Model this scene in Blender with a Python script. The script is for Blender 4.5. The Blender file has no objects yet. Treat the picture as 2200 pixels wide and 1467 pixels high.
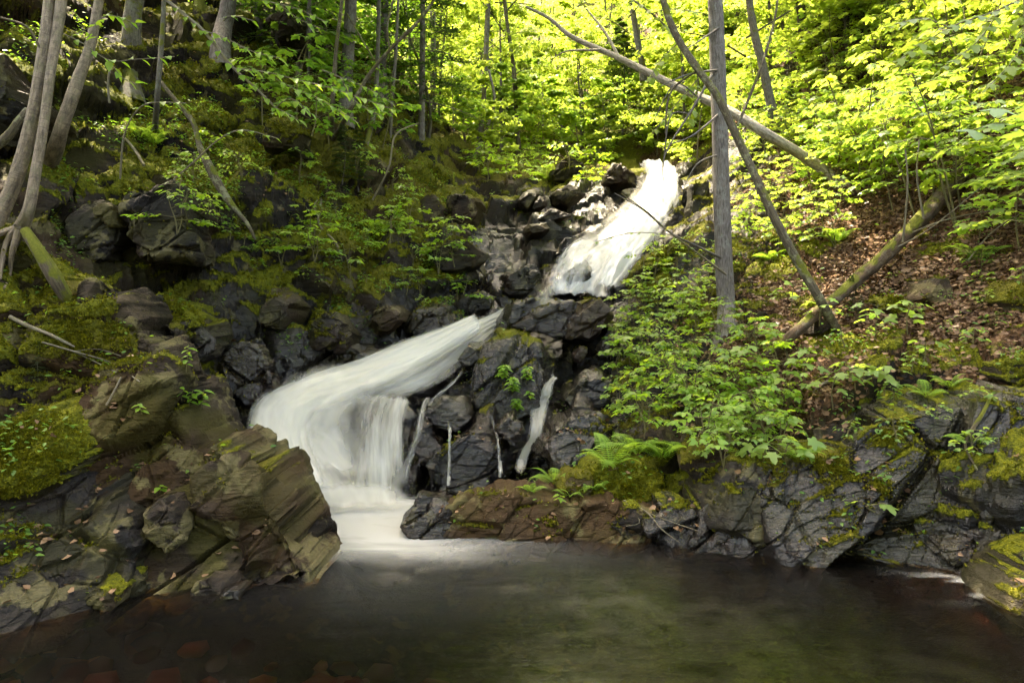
import bpy, math, random
import numpy as np
from mathutils import Vector, Matrix
from mathutils.bvhtree import BVHTree

# ------------------------------------------------------------------ camera, sky, sun, exposure
SC = bpy.context.scene
COL = SC.collection
F = 1467.0; CX = 1100.0; CY = 700.0; CAMH = 1.5      # 24 mm lens on a 36 mm wide frame 2200 px across
cam_d = bpy.data.cameras.new('camera'); cam = bpy.data.objects.new('camera', cam_d); COL.objects.link(cam)
cam.location = (0, 0, CAMH); cam.rotation_euler = (math.radians(90), 0, 0)
cam_d.sensor_width = 36; cam_d.lens = 24.0; cam_d.shift_y = (700 - 733.5) / 2200.0
cam_d.clip_start = 0.05; cam_d.clip_end = 500
SC.camera = cam

SUN = Vector((-0.26, 0.36, 1.0)).normalized()
W = bpy.data.worlds.new('World'); SC.world = W; W.use_nodes = True
wn = W.node_tree.nodes; wl = W.node_tree.links
bg = wn['Background']; sky = wn.new('ShaderNodeTexSky'); sky.sky_type = 'NISHITA'; sky.sun_disc = False
sky.sun_elevation = math.asin(SUN.z); sky.sun_rotation = math.atan2(SUN.x, SUN.y)
sky.air_density = 0.7; sky.dust_density = 4.0; sky.ozone_density = 0.3
wl.new(sky.outputs[0], bg.inputs[0]); bg.inputs[1].default_value = 0.15
sun_d = bpy.data.lights.new('sun', 'SUN'); sun_d.energy = 2.0; sun_d.angle = math.radians(0.5); sun_d.color = (1.0, 0.97, 0.92)
sun = bpy.data.objects.new('sun', sun_d); COL.objects.link(sun); sun.rotation_euler = (-SUN).to_track_quat('-Z', 'Y').to_euler()
SC.view_settings.view_transform = 'Standard'; SC.view_settings.look = 'None'
SC.view_settings.exposure = 3.85; SC.view_settings.gamma = 1.0
SC.view_settings.use_white_balance = True; SC.view_settings.white_balance_temperature = 8500; SC.view_settings.white_balance_tint = 6
SC.cycles.max_bounces = 8; SC.cycles.diffuse_bounces = 5; SC.cycles.glossy_bounces = 2
SC.cycles.transmission_bounces = 4; SC.cycles.transparent_max_bounces = 12
SC.cycles.use_denoising = True; SC.cycles.use_adaptive_sampling = True; SC.cycles.adaptive_threshold = 0.03; SC.cycles.sample_clamp_indirect = 6.0
SC.cycles.caustics_reflective = False; SC.cycles.caustics_refractive = False

rnd = random.Random(7)
NR = np.random.default_rng(11)

# ------------------------------------------------------------------ numeric helpers
def P(px, py, Y):
    return np.array([(px - CX) / F * Y, Y, CAMH + (CY - py) / F * Y])

def h3(ix, iy, iz, s):
    h = (ix.astype(np.int64) * 374761393 + iy.astype(np.int64) * 668265263 + iz.astype(np.int64) * 1442695041 + s * 974711) & 0xffffffff
    h = ((h ^ (h >> 13)) * 1274126177) & 0xffffffff
    h = ((h ^ (h >> 15)) * 2246822519) & 0xffffffff
    return ((h ^ (h >> 16)) & 0xffffff) / float(0x1000000)

def vnoise(p, s=0):
    i = np.floor(p).astype(np.int64); f = p - i; f = f * f * (3 - 2 * f)
    r = 0
    for dx in (0, 1):
        for dy in (0, 1):
            for dz in (0, 1):
                w = (f[:, 0] if dx else 1 - f[:, 0]) * (f[:, 1] if dy else 1 - f[:, 1]) * (f[:, 2] if dz else 1 - f[:, 2])
                r = r + w * h3(i[:, 0] + dx, i[:, 1] + dy, i[:, 2] + dz, s)
    return r

def fbm(p, o=4, s=0):
    a = .5; r = 0; t = 0
    for k in range(o):
        r = r + a * vnoise(p, s + k * 17); t += a; a *= .5; p = p * 2.03 + 7.1
    return r / t

def sstep(a, b, x):
    t = np.clip((x - a) / (b - a), 0, 1); return t * t * (3 - 2 * t)

BED = np.array(Matrix.Rotation(0.62, 3, 'Y') @ Matrix.Rotation(-0.35, 3, 'X') @ Matrix.Rotation(0.4, 3, 'Z'))
def facet(p, scale, s=0, stretch=(0.75, 1.0, 1.7), rot=BED):
    """angular broken-rock relief: flat tilted cells with open joints; returns offset (in units of scale) and joint distance"""
    q = (p @ rot.T) * np.array(stretch) / scale
    i = np.floor(q).astype(np.int64)
    f1 = np.full(len(q), 9.0); f2 = np.full(len(q), 9.0)
    bi = np.zeros((len(q), 3), np.int64); bd = np.zeros((len(q), 3)); ci = bi.copy(); cd = bd.copy()
    for dx in (-1, 0, 1):
        for dy in (-1, 0, 1):
            for dz in (-1, 0, 1):
                c = i + np.array([dx, dy, dz])
                sp = np.stack([c[:, 0] + h3(c[:, 0], c[:, 1], c[:, 2], s), c[:, 1] + h3(c[:, 0], c[:, 1], c[:, 2], s + 1),
                               c[:, 2] + h3(c[:, 0], c[:, 1], c[:, 2], s + 2)], 1)
                d = q - sp; m = (d * d).sum(1)
                nb = m < f1; n2 = (~nb) & (m < f2)
                ci[nb] = bi[nb]; cd[nb] = bd[nb]; f2 = np.where(nb, f1, f2)
                ci[n2] = c[n2]; cd[n2] = d[n2]; f2 = np.where(n2, m, f2)
                bi[nb] = c[nb]; bd[nb] = d[nb]; f1 = np.where(nb, m, f1)
    f1 = np.sqrt(f1); f2 = np.sqrt(f2)
    def val(bi, bd):
        a = h3(bi[:, 0], bi[:, 1], bi[:, 2], s + 5) - .5
        g = np.stack([h3(bi[:, 0], bi[:, 1], bi[:, 2], s + k) - .5 for k in (6, 7, 8)], 1)
        return a * .9 + (bd * g).sum(1) * 1.5
    w = .5 + .5 * sstep(0, .13, f2 - f1)
    return val(bi, bd) * w + val(ci, cd) * (1 - w), f2 - f1

def rocky(p, size, s=0, amp=1.0):
    o = 0
    for k, (sc_, am) in enumerate(((1.0, .34), (.40, .24), (.16, .16))):
        d, j = facet(p + 0.03 * size * (fbm(p / (size * .3), 2, s + 40)[:, None] - .5), size * sc_, s + 31 * k)
        o = o + am * size * sc_ * (d - .45 * (1 - sstep(0, .075, j)))
    o = o + .035 * size * (fbm(p / (size * .12), 4, s + 77) - .5)
    return o * amp

def new_mesh(name, V, Fs):
    """Fs: list of (n,k) index arrays"""
    me = bpy.data.meshes.new(name)
    V = np.asarray(V, np.float32); me.vertices.add(len(V)); me.vertices.foreach_set('co', V.ravel())
    lp = np.concatenate([np.asarray(f, np.int32).ravel() for f in Fs]); n = np.concatenate([np.full(len(f), f.shape[1], np.int32) for f in Fs])
    me.loops.add(len(lp)); me.loops.foreach_set('vertex_index', lp)
    me.polygons.add(len(n)); st = np.zeros(len(n), np.int32); st[1:] = np.cumsum(n)[:-1]
    me.polygons.foreach_set('loop_start', st); me.polygons.foreach_set('loop_total', n)
    me.update(calc_edges=True)
    return me

def vattr(me, name, a):
    at = me.attributes.new(name, 'FLOAT', 'POINT'); at.data.foreach_set('value', np.asarray(a, np.float32))

def shade(me, smooth=True, sharp=None):
    me.polygons.foreach_set('use_smooth', np.full(len(me.polygons), smooth))
    if sharp: me.set_sharp_from_angle(angle=math.radians(sharp))

def link(name, me, mat=None, parent=None, loc=None):
    o = bpy.data.objects.new(name, me); COL.objects.link(o)
    if mat is not None and me is not None and not me.materials: me.materials.append(mat)
    if parent is not None: o.parent = parent
    if loc is not None: o.location = loc
    return o

def tag(o, label=None, cat=None, group=None, kind=None):
    if label: o['label'] = label
    if cat: o['category'] = cat
    if group: o['group'] = group
    if kind: o['kind'] = kind
    return o

def thing(name, label, cat, loc, group=None, rz=0, sc=1):
    o = bpy.data.objects.new(name, None); COL.objects.link(o); o.location = loc; o.rotation_euler = (0, 0, rz); o.scale = (sc,) * 3
    o.empty_display_size = .1
    return tag(o, label, cat, group)

def vnormals(V, Q):
    n = np.zeros_like(V)
    a = V[Q[:, 2]] - V[Q[:, 0]]; b = V[Q[:, 3 if Q.shape[1] == 4 else 1]] - V[Q[:, 1 if Q.shape[1] == 4 else 0]]
    if Q.shape[1] == 3: a, b = V[Q[:, 1]] - V[Q[:, 0]], V[Q[:, 2]] - V[Q[:, 0]]
    c = np.cross(a, b)
    for k in range(Q.shape[1]):
        for ax in range(3): n[:, ax] += np.bincount(Q[:, k], c[:, ax], len(V))
    return n / np.maximum(np.linalg.norm(n, axis=1, keepdims=True), 1e-9)

def grid_faces(nu, nv, wrap=False):
    i = np.arange(nv - 1)[:, None] * nu; j = np.arange(nu if wrap else nu - 1)[None, :]; k = (j + 1) % nu
    return np.stack([i + j, i + k, i + nu + k, i + nu + j], -1).reshape(-1, 4)

# ------------------------------------------------------------------ materials
def nt(name):
    m = bpy.data.materials.new(name); m.use_nodes = True
    t = m.node_tree; t.nodes.clear(); return m, t
def N(t, kind, **kw):
    n = t.nodes.new('ShaderNode' + kind)
    for k, v in kw.items():
        if k in n.inputs: n.inputs[k].default_value = v
        else: setattr(n, k, v)
    return n
def L(t, a, b): t.links.new(a, b)
def ramp(t, fac, stops):
    r = t.nodes.new('ShaderNodeValToRGB'); e = r.color_ramp.elements
    while len(e) < len(stops): e.new(.5)
    for x, (p, c) in zip(e, stops): x.position = p; x.color = (*c, 1) if len(c) == 3 else c
    L(t, fac, r.inputs[0]); return r.outputs[0]
def mixc(t, fac, a, b):
    m = t.nodes.new('ShaderNodeMix'); m.data_type = 'RGBA'
    for s, i in ((fac, 0), (a, 6), (b, 7)):
        if isinstance(s, (int, float)): m.inputs[i].default_value = s
        elif isinstance(s, tuple): m.inputs[i].default_value = (*s, 1)
        else: L(t, s, m.inputs[i])
    return m.outputs[2]
def math_(t, op, a, b=None, c=None, clamp=False):
    m = t.nodes.new('ShaderNodeMath'); m.operation = op; m.use_clamp = clamp
    for i, s in enumerate((a, b, c)):
        if s is None: continue
        if isinstance(s, (int, float)): m.inputs[i].default_value = s
        else: L(t, s, m.inputs[i])
    return m.outputs[0]
def noise(t, vec, scale, detail=4, rough=.55, dist=0):
    n = N(t, 'TexNoise', Scale=scale, Detail=detail, Roughness=rough, Distortion=dist)
    if vec is not None: L(t, vec, n.inputs['Vector'])
    return n
def attr(t, name):
    a = t.nodes.new('ShaderNodeAttribute'); a.attribute_name = name; return a.outputs['Fac']
def geo_pos(t):
    return t.nodes.new('ShaderNodeTexCoord').outputs['Object']

def mat_rock():
    m, t = nt('rock_moss_litter'); out = N(t, 'OutputMaterial'); b = N(t, 'BsdfPrincipled'); L(t, b.outputs[0], out.inputs[0])
    pos = geo_pos(t)
    mp = N(t, 'Mapping'); mp.inputs['Rotation'].default_value = (-.35, .62, .4); mp.inputs['Scale'].default_value = (.45, .8, 2.6); L(t, pos, mp.inputs[0])
    wet = attr(t, 'wet'); moss = attr(t, 'moss'); lit = attr(t, 'litter'); tone = attr(t, 'tone')
    r1 = attr(t, 'grain'); r3 = attr(t, 'ochre'); rl = attr(t, 'lichen')
    n2 = noise(t, pos, 21, 4, .65); ns = noise(t, mp.outputs[0], 10, 4, .7, .6); f1 = noise(t, pos, 75, 2, .7)
    f = math_(t, 'ADD', math_(t, 'MULTIPLY', r1, .5), math_(t, 'MULTIPLY', ns.outputs[0], .5))
    rock = ramp(t, f, [(.38, (.0045, .0034, .0026)), (.50, (.014, .010, .007)), (.60, (.040, .029, .019)), (.74, (.105, .081, .055))])
    rock = mixc(t, r3, rock, mixc(t, n2.outputs[0], (.020, .010, .004), (.075, .041, .016)))
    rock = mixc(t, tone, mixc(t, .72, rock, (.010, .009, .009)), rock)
    lm = math_(t, 'ADD', math_(t, 'MULTIPLY', rl, .75), math_(t, 'MULTIPLY', n2.outputs[0], .35))
    lm = ramp(t, lm, [(.62, (0, 0, 0)), (.67, (1, 1, 1))])
    rock = mixc(t, math_(t, 'MULTIPLY', lm, .7), rock, mixc(t, f1.outputs[0], (.062, .050, .018), (.17, .143, .066)))
    rock = mixc(t, math_(t, 'MULTIPLY', attr(t, 'algae'), .75), rock, (.038, .034, .006))
    ff = math_(t, 'ADD', math_(t, 'MULTIPLY', f1.outputs[0], .5), math_(t, 'MULTIPLY', n2.outputs[0], .5))
    mossc = ramp(t, ff, [(.30, (.017, .020, .003)), (.44, (.054, .060, .006)), (.56, (.118, .118, .009)), (.70, (.205, .185, .012))])
    mossc = mixc(t, math_(t, 'MULTIPLY', r3, .6), mossc, (.065, .044, .011))
    mm = math_(t, 'ADD', moss, math_(t, 'MULTIPLY', math_(t, 'SUBTRACT', n2.outputs[0], .5), .8))
    mm = ramp(t, mm, [(.40, (0, 0, 0)), (.56, (1, 1, 1))])
    v = N(t, 'TexVoronoi', Scale=34.0, Randomness=1.0); L(t, pos, v.inputs['Vector'])
    sepc = N(t, 'SeparateColor'); L(t, v.outputs['Color'], sepc.inputs[0])
    litc = ramp(t, sepc.outputs[0], [(0, (.018, .010, .006)), (.4, (.060, .030, .014)), (.8, (.12, .064, .033)), (1, (.20, .12, .07))])
    lm2 = math_(t, 'ADD', lit, math_(t, 'MULTIPLY', math_(t, 'SUBTRACT', n2.outputs[0], .5), .9))
    lm2 = ramp(t, lm2, [(.44, (0, 0, 0)), (.55, (1, 1, 1))])
    c = mixc(t, lm2, rock, litc); c = mixc(t, mm, c, mossc)
    cover = math_(t, 'MAXIMUM', mm, lm2)
    wr = math_(t, 'MULTIPLY', wet, math_(t, 'SUBTRACT', 1.0, cover))
    c = mixc(t, math_(t, 'MULTIPLY', wr, .62), c, (.006, .0052, .005))
    L(t, c, b.inputs['Base Color'])
    rr = math_(t, 'SUBTRACT', .75, math_(t, 'MULTIPLY', wr, math_(t, 'ADD', .50, math_(t, 'MULTIPLY', n2.outputs[0], .2))))
    L(t, rr, b.inputs['Roughness'])
    L(t, math_(t, 'ADD', .08, math_(t, 'MULTIPLY', wr, .34)), b.inputs['Specular IOR Level'])
    hgt = math_(t, 'ADD', math_(t, 'MULTIPLY', ns.outputs[0], .9), math_(t, 'MULTIPLY', n2.outputs[0], .6))
    hgt = math_(t, 'ADD', hgt, math_(t, 'MULTIPLY', f1.outputs[0], math_(t, 'ADD', .15, math_(t, 'MULTIPLY', mm, .9))))
    hgt = math_(t, 'ADD', hgt, math_(t, 'MULTIPLY', v.outputs['Distance'], math_(t, 'MULTIPLY', lm2, .6)))
    bp = N(t, 'Bump', Strength=1.0, Distance=.025); L(t, hgt, bp.inputs['Height']); L(t, bp.outputs[0], b.inputs['Normal'])
    return m
def rock_attrs(me, V, lichen, algae, s=0, warm=0):
    vattr(me, 'grain', fbm(V * 2.2, 5, s)); o = fbm(V * 1.1 + 5, 4, s + 3); vattr(me, 'ochre', .8 * sstep(.50, .66, o + warm))
    vattr(me, 'lichen', fbm(V * 7 + 3, 3, s + 9) + (np.asarray(lichen) - .5) * .30)
    vattr(me, 'algae', sstep(.46, .60, fbm(V * 3.4 + 9, 4, s + 21)) * np.asarray(algae))
ROCK = mat_rock()

def mat_leaf(name, c0, c1, t0, t1, gloss=.25, tr=.5):
    m, t = nt(name); out = N(t, 'OutputMaterial')
    g = t.nodes.new('ShaderNodeNewGeometry'); oi = t.nodes.new('ShaderNodeObjectInfo')
    f = math_(t, 'FRACT', math_(t, 'ADD', g.outputs['Random Per Island'], oi.outputs['Random']))
    d = N(t, 'BsdfPrincipled', Roughness=.42); L(t, mixc(t, f, c0, c1), d.inputs['Base Color']); d.inputs['Specular IOR Level'].default_value = gloss
    tl = N(t, 'BsdfTranslucent'); L(t, mixc(t, f, t0, t1), tl.inputs[0])
    mx = N(t, 'MixShader'); mx.inputs[0].default_value = tr; L(t, d.outputs[0], mx.inputs[1]); L(t, tl.outputs[0], mx.inputs[2])
    L(t, mx.outputs[0], out.inputs[0]); return m
LEAF = mat_leaf('maple_leaf', (.085, .165, .035), (.14, .21, .045), (.28, .48, .06), (.46, .60, .07), .35)
LEAFY = mat_leaf('young_leaf', (.08, .145, .026), (.13, .195, .035), (.38, .53, .065), (.58, .67, .10), .3, .55)
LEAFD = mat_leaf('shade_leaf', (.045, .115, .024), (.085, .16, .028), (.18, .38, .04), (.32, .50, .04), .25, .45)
BEECH = mat_leaf('beech_leaf', (.08, .17, .02), (.13, .22, .025), (.30, .54, .04), (.46, .60, .04), .3, .45)
FERN = mat_leaf('fern_leaf', (.11, .20, .03), (.16, .25, .04), (.28, .50, .04), (.42, .58, .06), .15, .45)
NEEDLE = mat_leaf('needle', (.012, .032, .010), (.030, .060, .014), (.04, .10, .01), (.08, .15, .02), .2, .25)
DEADLEAF = mat_leaf('dead_leaf', (.045, .022, .011), (.24, .145, .085), (.06, .03, .01), (.15, .08, .03), .15, .15)
MOSST = mat_leaf('moss_tuft', (.060, .060, .006), (.20, .178, .014), (.05, .06, .006), (.15, .16, .012), .05, .3)

def mat_bark(name, dark, light, band=0.0, patch=(.2, .2, .15), pamt=.3, rough=.85, vert=6.0, moss=.0):
    m, t = nt(name); out = N(t, 'OutputMaterial'); b = N(t, 'BsdfPrincipled', Roughness=rough); L(t, b.outputs[0], out.inputs[0])
    b.inputs['Specular IOR Level'].default_value = .25
    uv = t.nodes.new('ShaderNodeUVMap').outputs[0]; pos = geo_pos(t)
    mp = N(t, 'Mapping'); mp.inputs['Scale'].default_value = (vert, 2.0, 1); L(t, uv, mp.inputs[0])
    n1 = noise(t, mp.outputs[0], 5, 8, .7, .4); n2 = noise(t, pos, 11, 5, .6); n3 = noise(t, pos, 70, 4, .6)
    c = mixc(t, ramp(t, n1.outputs[0], [(.35, (0, 0, 0)), (.65, (1, 1, 1))]), dark, light)
    hgt = n1.outputs[0]
    if band:
        mb = N(t, 'Mapping'); mb.inputs['Scale'].default_value = (1.2, 60, 1); L(t, uv, mb.inputs[0])
        nb = noise(t, mb.outputs[0], 1.3, 3, .6)
        c = mixc(t, math_(t, 'MULTIPLY', ramp(t, nb.outputs[0], [(.54, (0, 0, 0)), (.60, (1, 1, 1))]), band), c, dark)
        hgt = math_(t, 'ADD', hgt, math_(t, 'MULTIPLY', nb.outputs[0], .8))
    pm = ramp(t, math_(t, 'ADD', math_(t, 'MULTIPLY', n2.outputs[0], .7), math_(t, 'MULTIPLY', n3.outputs[0], .3)), [(.52, (0, 0, 0)), (.58, (1, 1, 1))])
    c = mixc(t, math_(t, 'MULTIPLY', pm, pamt), c, patch)
    if moss:
        n4 = noise(t, pos, 5, 5, .6); gn = t.nodes.new('ShaderNodeNewGeometry'); sx = N(t, 'SeparateXYZ'); L(t, gn.outputs['Normal'], sx.inputs[0])
        mk = math_(t, 'ADD', n4.outputs[0], math_(t, 'MULTIPLY', sx.outputs[2], .25))
        mk = ramp(t, mk, [(.62 - moss * .3, (0, 0, 0)), (.70 - moss * .3, (1, 1, 1))])
        c = mixc(t, mk, c, mixc(t, n3.outputs[0], (.03, .035, .004), (.13, .13, .012)))
    L(t, c, b.inputs['Base Color'])
    bp = N(t, 'Bump', Strength=.7, Distance=.012); L(t, math_(t, 'ADD', hgt, math_(t, 'MULTIPLY', n3.outputs[0], .4)), bp.inputs['Height']); L(t, bp.outputs[0], b.inputs['Normal'])
    return m
BIRCH = mat_bark('yellow_birch_bark', (.05, .036, .024), (.22, .165, .11), .45, (.10, .10, .045), .35, .7, 2.0)
PALEB = mat_bark('pale_birch_bark', (.11, .088, .065), (.42, .35, .27), .35, (.16, .15, .08), .25, .65, 2.0)
SPRUCE = mat_bark('spruce_bark', (.038, .030, .025), (.17, .145, .125), 0, (.20, .20, .17), .35, .9, 9.0)
LICHENB = mat_bark('lichen_bark', (.03, .023, .014), (.105, .082, .050), .2, (.24, .24, .14), .45, .9, 5.0, .1)
GREYB = mat_bark('grey_bark', (.035, .029, .023), (.13, .112, .090), .2, (.17, .18, .13), .35, .9, 6.0, .1)
ROT = mat_bark('rotten_wood', (.016, .010, .006), (.105, .066, .038), 0, (.18, .16, .12), .25, .95, 14.0, .03)
MOSSB = mat_bark('mossy_bark', (.03, .022, .014), (.10, .075, .05), 0, (.18, .16, .12), .2, .95, 6.0, .75)
TWIG = mat_bark('twig_bark', (.06, .048, .03), (.20, .165, .11), 0, (.2, .2, .14), .2, .8, 3.0)
STEM = mat_bark('green_stem', (.06, .06, .025), (.15, .12, .05), 0, (.15, .10, .06), .2, .7, 2.0)

# ------------------------------------------------------------------ terrain
# control points: pixel x, pixel y, depth, wet, moss, litter   (or 'w' + world x,y,z)
T = []
def tp(px, py, Y, wet=0, moss=.5, lit=0, dz=0):
    p = P(px, py, Y); T.append((p[0], p[1], p[2] + dz, wet, moss, lit))
def tw(x, y, z, wet=0, moss=.5, lit=.3): T.append((x, y, z, wet, moss, lit))
# pool bed
for x in (-7, -3.5, 0, 3.5, 7):
    for y in (-3, 0, 2): tw(x, y, -.5, 0, 0, 0)
    tw(x, -6.5, .7, 0, .3, .6); tw(x, -14, 4, 0, .3, .6)
tw(-1.6, 2.9, -.28, 0, 0, 0); tw(-2.4, 2.7, -.2, 0, 0, 0); tw(-1.9, 2.2, -.2, 0, 0, 0); tw(-3.0, 2.0, -.2, 0, 0, 0); tw(0, 3.6, -.6, 0, 0, 0); tw(1.5, 3.6, -.6, 0, 0, 0); tw(-.4, 4.6, -.5, 0, 0, 0); tw(-1.0, 5.0, -.4, 1, 0, 0)
tw(2.2, 3.4, -.4, 0, 0, 0); tw(-.9, 4.0, -.45, 0, 0, 0); tw(.6, 4.5, -.45, 0, 0, 0)
# fall: lower cascade bed
for a in ((1070, 712, 8.8), (970, 750, 8.2), (880, 800, 7.6), (780, 850, 7.1), (680, 880, 6.7), (600, 930, 6.3), (880, 905, 6.7), (800, 950, 6.45),
          (720, 1000, 6.15), (640, 1075, 5.8), (880, 1000, 6.35), (880, 1090, 6.05), (780, 1085, 5.9), (960, 1075, 6.1), (1080, 1070, 5.95), (1000, 900, 6.75), (1100, 900, 6.8)):
    tp(*a, 1, .0, 0, -.08)
for a in ((1130, 770, 7.9), (1200, 900, 6.6), (1250, 820, 7.7), (1300, 730, 8.5), (1200, 1000, 6.1), (1300, 890, 6.7)): tp(*a, .9, .12, 0)
tp(1350, 960, 5.9, .6, .5, 0); tp(1200, 1060, 5.6, .5, .4, 0)
# right shore
for a in ((930, 1170, 5.1), (1100, 1185, 4.95), (1400, 1185, 4.75), (1550, 1195, 4.65), (1700, 1200, 4.55), (1900, 1215, 4.45), (2050, 1235, 4.2), (2200, 1290, 3.75), (2400, 1300, 3.6)): tp(*a, .8, .1, 0)
for a in ((1450, 1000, 5.15, .2, .8, 0), (1300, 1030, 5.4, .2, .8, 0), (1600, 1010, 5.0, .3, .6, 0), (1750, 1010, 4.85, .4, .5, 0), (1900, 1010, 4.75, .6, .3, 0), (2150, 1010, 4.4, .5, .4, 0),
          (1900, 880, 5.05, .3, .4, .4), (1600, 860, 5.7, 0, .3, .7), (1450, 900, 5.7, .2, .4, .3), (1750, 860, 5.4, 0, .3, .9), (1800, 720, 6.0, 0, .2, 1), (1650, 760, 6.1, 0, .2, .9), (1500, 690, 7.1, .2, .5, .5), (1400, 800, 6.9, .5, .4, .2),
          (2100, 800, 5.0, 0, .5, .6), (2200, 900, 4.5, .2, .6, .3), (2100, 700, 5.4, 0, .2, 1), (2150, 600, 5.8, 0, .3, .9), (2000, 620, 6.1, 0, .2, 1), (1850, 600, 6.6, 0, .25, .9), (1700, 600, 7.2, 0, .4, .7), (1600, 560, 8.0, .2, .5, .5),
          (1400, 600, 8.6, .4, .6, .2), (1450, 530, 9.6, .2, .8, .1), (1360, 610, 9.2, .8, .3, 0), (1500, 450, 11.3, .3, .75, .1), (1500, 400, 12.8, .3, .7, .2), (1520, 370, 14.4, .2, .7, .3),
          (2100, 500, 6.4, 0, .4, .7), (1950, 450, 7.4, 0, .3, .8), (1800, 400, 8.6, 0, .3, .8), (1650, 380, 10.3, 0, .3, .7), (2200, 330, 6.6, 0, .5, .6), (2200, 150, 7.4, 0, .3, .8), (1950, 250, 9.2, 0, .3, .8), (1750, 230, 11.6, 0, .3, .7),
          (1600, 230, 14.2, 0, .4, .6), (2000, 0, 11.2, 0, .3, .7), (1800, 0, 14.5, 0, .4, .7), (2200, -200, 9.5, 0, .4, .7)): tp(*a)
# upper fall and wet slabs beside it
for a in ((1400, 395, 14.2), (1410, 430, 13.3), (1390, 470, 12.3), (1340, 530, 11.1), (1270, 590, 10.3), (1240, 640, 9.7), (1330, 640, 9.7), (1180, 620, 10.0), (1150, 700, 8.9), (1230, 700, 8.9)): tp(*a, 1, 0, 0, -.12)
for a in ((1420, 372, 15.5), (1440, 365, 18)): tp(*a, 1, .1, 0)
for a in ((1300, 470, 12.2), (1200, 480, 11.9), (1100, 490, 11.4), (1250, 520, 11.1), (1150, 540, 10.7), (1080, 560, 10.2), (1150, 590, 9.8), (1050, 630, 9.3), (1000, 650, 8.9), (1300, 420, 13.3), (1200, 430, 13.0), (1330, 390, 14.2)): tp(*a, .55 if a[2] > 10.5 else .9, .22, 0)
for a in ((1100, 430, 12.7, .3, .6, 0), (1240, 385, 14.4, .2, .7, .1), (1100, 385, 14.6, .1, .8, .2), (1000, 420, 12.4, .1, .8, .1), (1200, 350, 16.2, 0, .6, .4), (1050, 345, 16.5, 0, .7, .3)): tp(*a)
# left slope
for a in ((980, 560, 9.5, .2, .8, 0), (900, 560, 9.0, .1, .9, 0), (800, 600, 8.2, .1, .9, 0), (900, 640, 8.4, .4, .6, 0), (720, 650, 7.6, .2, .8, 0), (850, 700, 8.0, .9, .2, 0), (780, 740, 7.6, .8, .2, 0), (660, 740, 7.1, .5, .5, 0), (740, 800, 7.2, .9, .1, 0),
          (560, 780, 6.7, .8, .2, 0), (560, 860, 6.4, 1, 0, 0), (500, 830, 6.3, .8, .2, 0), (470, 700, 6.7, .4, .5, 0), (600, 660, 7.3, .3, .7, 0), (400, 640, 6.5, .3, .6, 0), (350, 600, 6.5, .1, .6, 0), (200, 600, 6.3, .1, .5, 0),
          (400, 480, 6.6, .1, .4, 0), (250, 480, 6.5, .1, .4, 0), (120, 500, 6.0, .1, .6, 0), (560, 520, 7.6, 0, .7, .2), (700, 480, 8.4, 0, .9, 0), (650, 430, 8.5, 0, .7, .2), (800, 480, 9.2, 0, .9, 0), (900, 450, 10.4, 0, .8, 0),
          (400, 370, 7.4, 0, .8, .1), (250, 360, 7.0, 0, .7, .2), (550, 350, 8.5, 0, .7, .2), (700, 330, 9.6, 0, .8, .1), (850, 360, 11.0, 0, .8, .1), (960, 350, 13.5, 0, .8, .1), (1000, 300, 16.5, 0, .6, .3), (930, 260, 15.0, 0, .7, .2),
          (100, 380, 6.3, 0, .6, .1), (300, 250, 7.8, 0, .6, .2), (500, 230, 9.2, 0, .7, .2), (650, 200, 10.6, 0, .7, .2), (800, 250, 12.2, 0, .7, .2), (100, 250, 6.8, 0, .6, 0), (0, 150, 6.6, 0, .5, 0), (0, 350, 6.0, 0, .5, 0),
          (300, 80, 9.0, 0, .5, .1), (500, 60, 11.0, 0, .6, .1), (150, 50, 8.0, 0, .5, 0), (700, 60, 13.0, 0, .6, .2), (850, 120, 15.5, 0, .6, .2), (-200, 100, 6.0, 0, .5, 0), (-200, 500, 5.0, 0, .6, 0)): tp(*a)
# left outcrop core
for a in ((20, 560, 4.8), (170, 650, 5.05), (260, 650, 5.15), (370, 770, 5.1), (420, 820, 5.05), (530, 960, 4.95), (620, 1080, 4.75), (690, 1230, 4.4)): tp(*a, .1, .3, 0, -.05)
for a in ((0, 1010, 4.0), (0, 1300, 3.85), (300, 1280, 4.05), (250, 920, 4.45), (100, 720, 4.55), (400, 1020, 4.5), (500, 1260, 4.2), (-300, 1200, 3.6), (-300, 700, 4.4)): tp(*a, .1, .3, 0, -.05)
tp(500, 880, 5.9, .9, .1, 0); tp(600, 1050, 5.4, 1, 0, 0, -.3); tp(400, 720, 5.9, .5, .4, 0); tp(280, 640, 5.8, .3, .5, 0)
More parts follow.
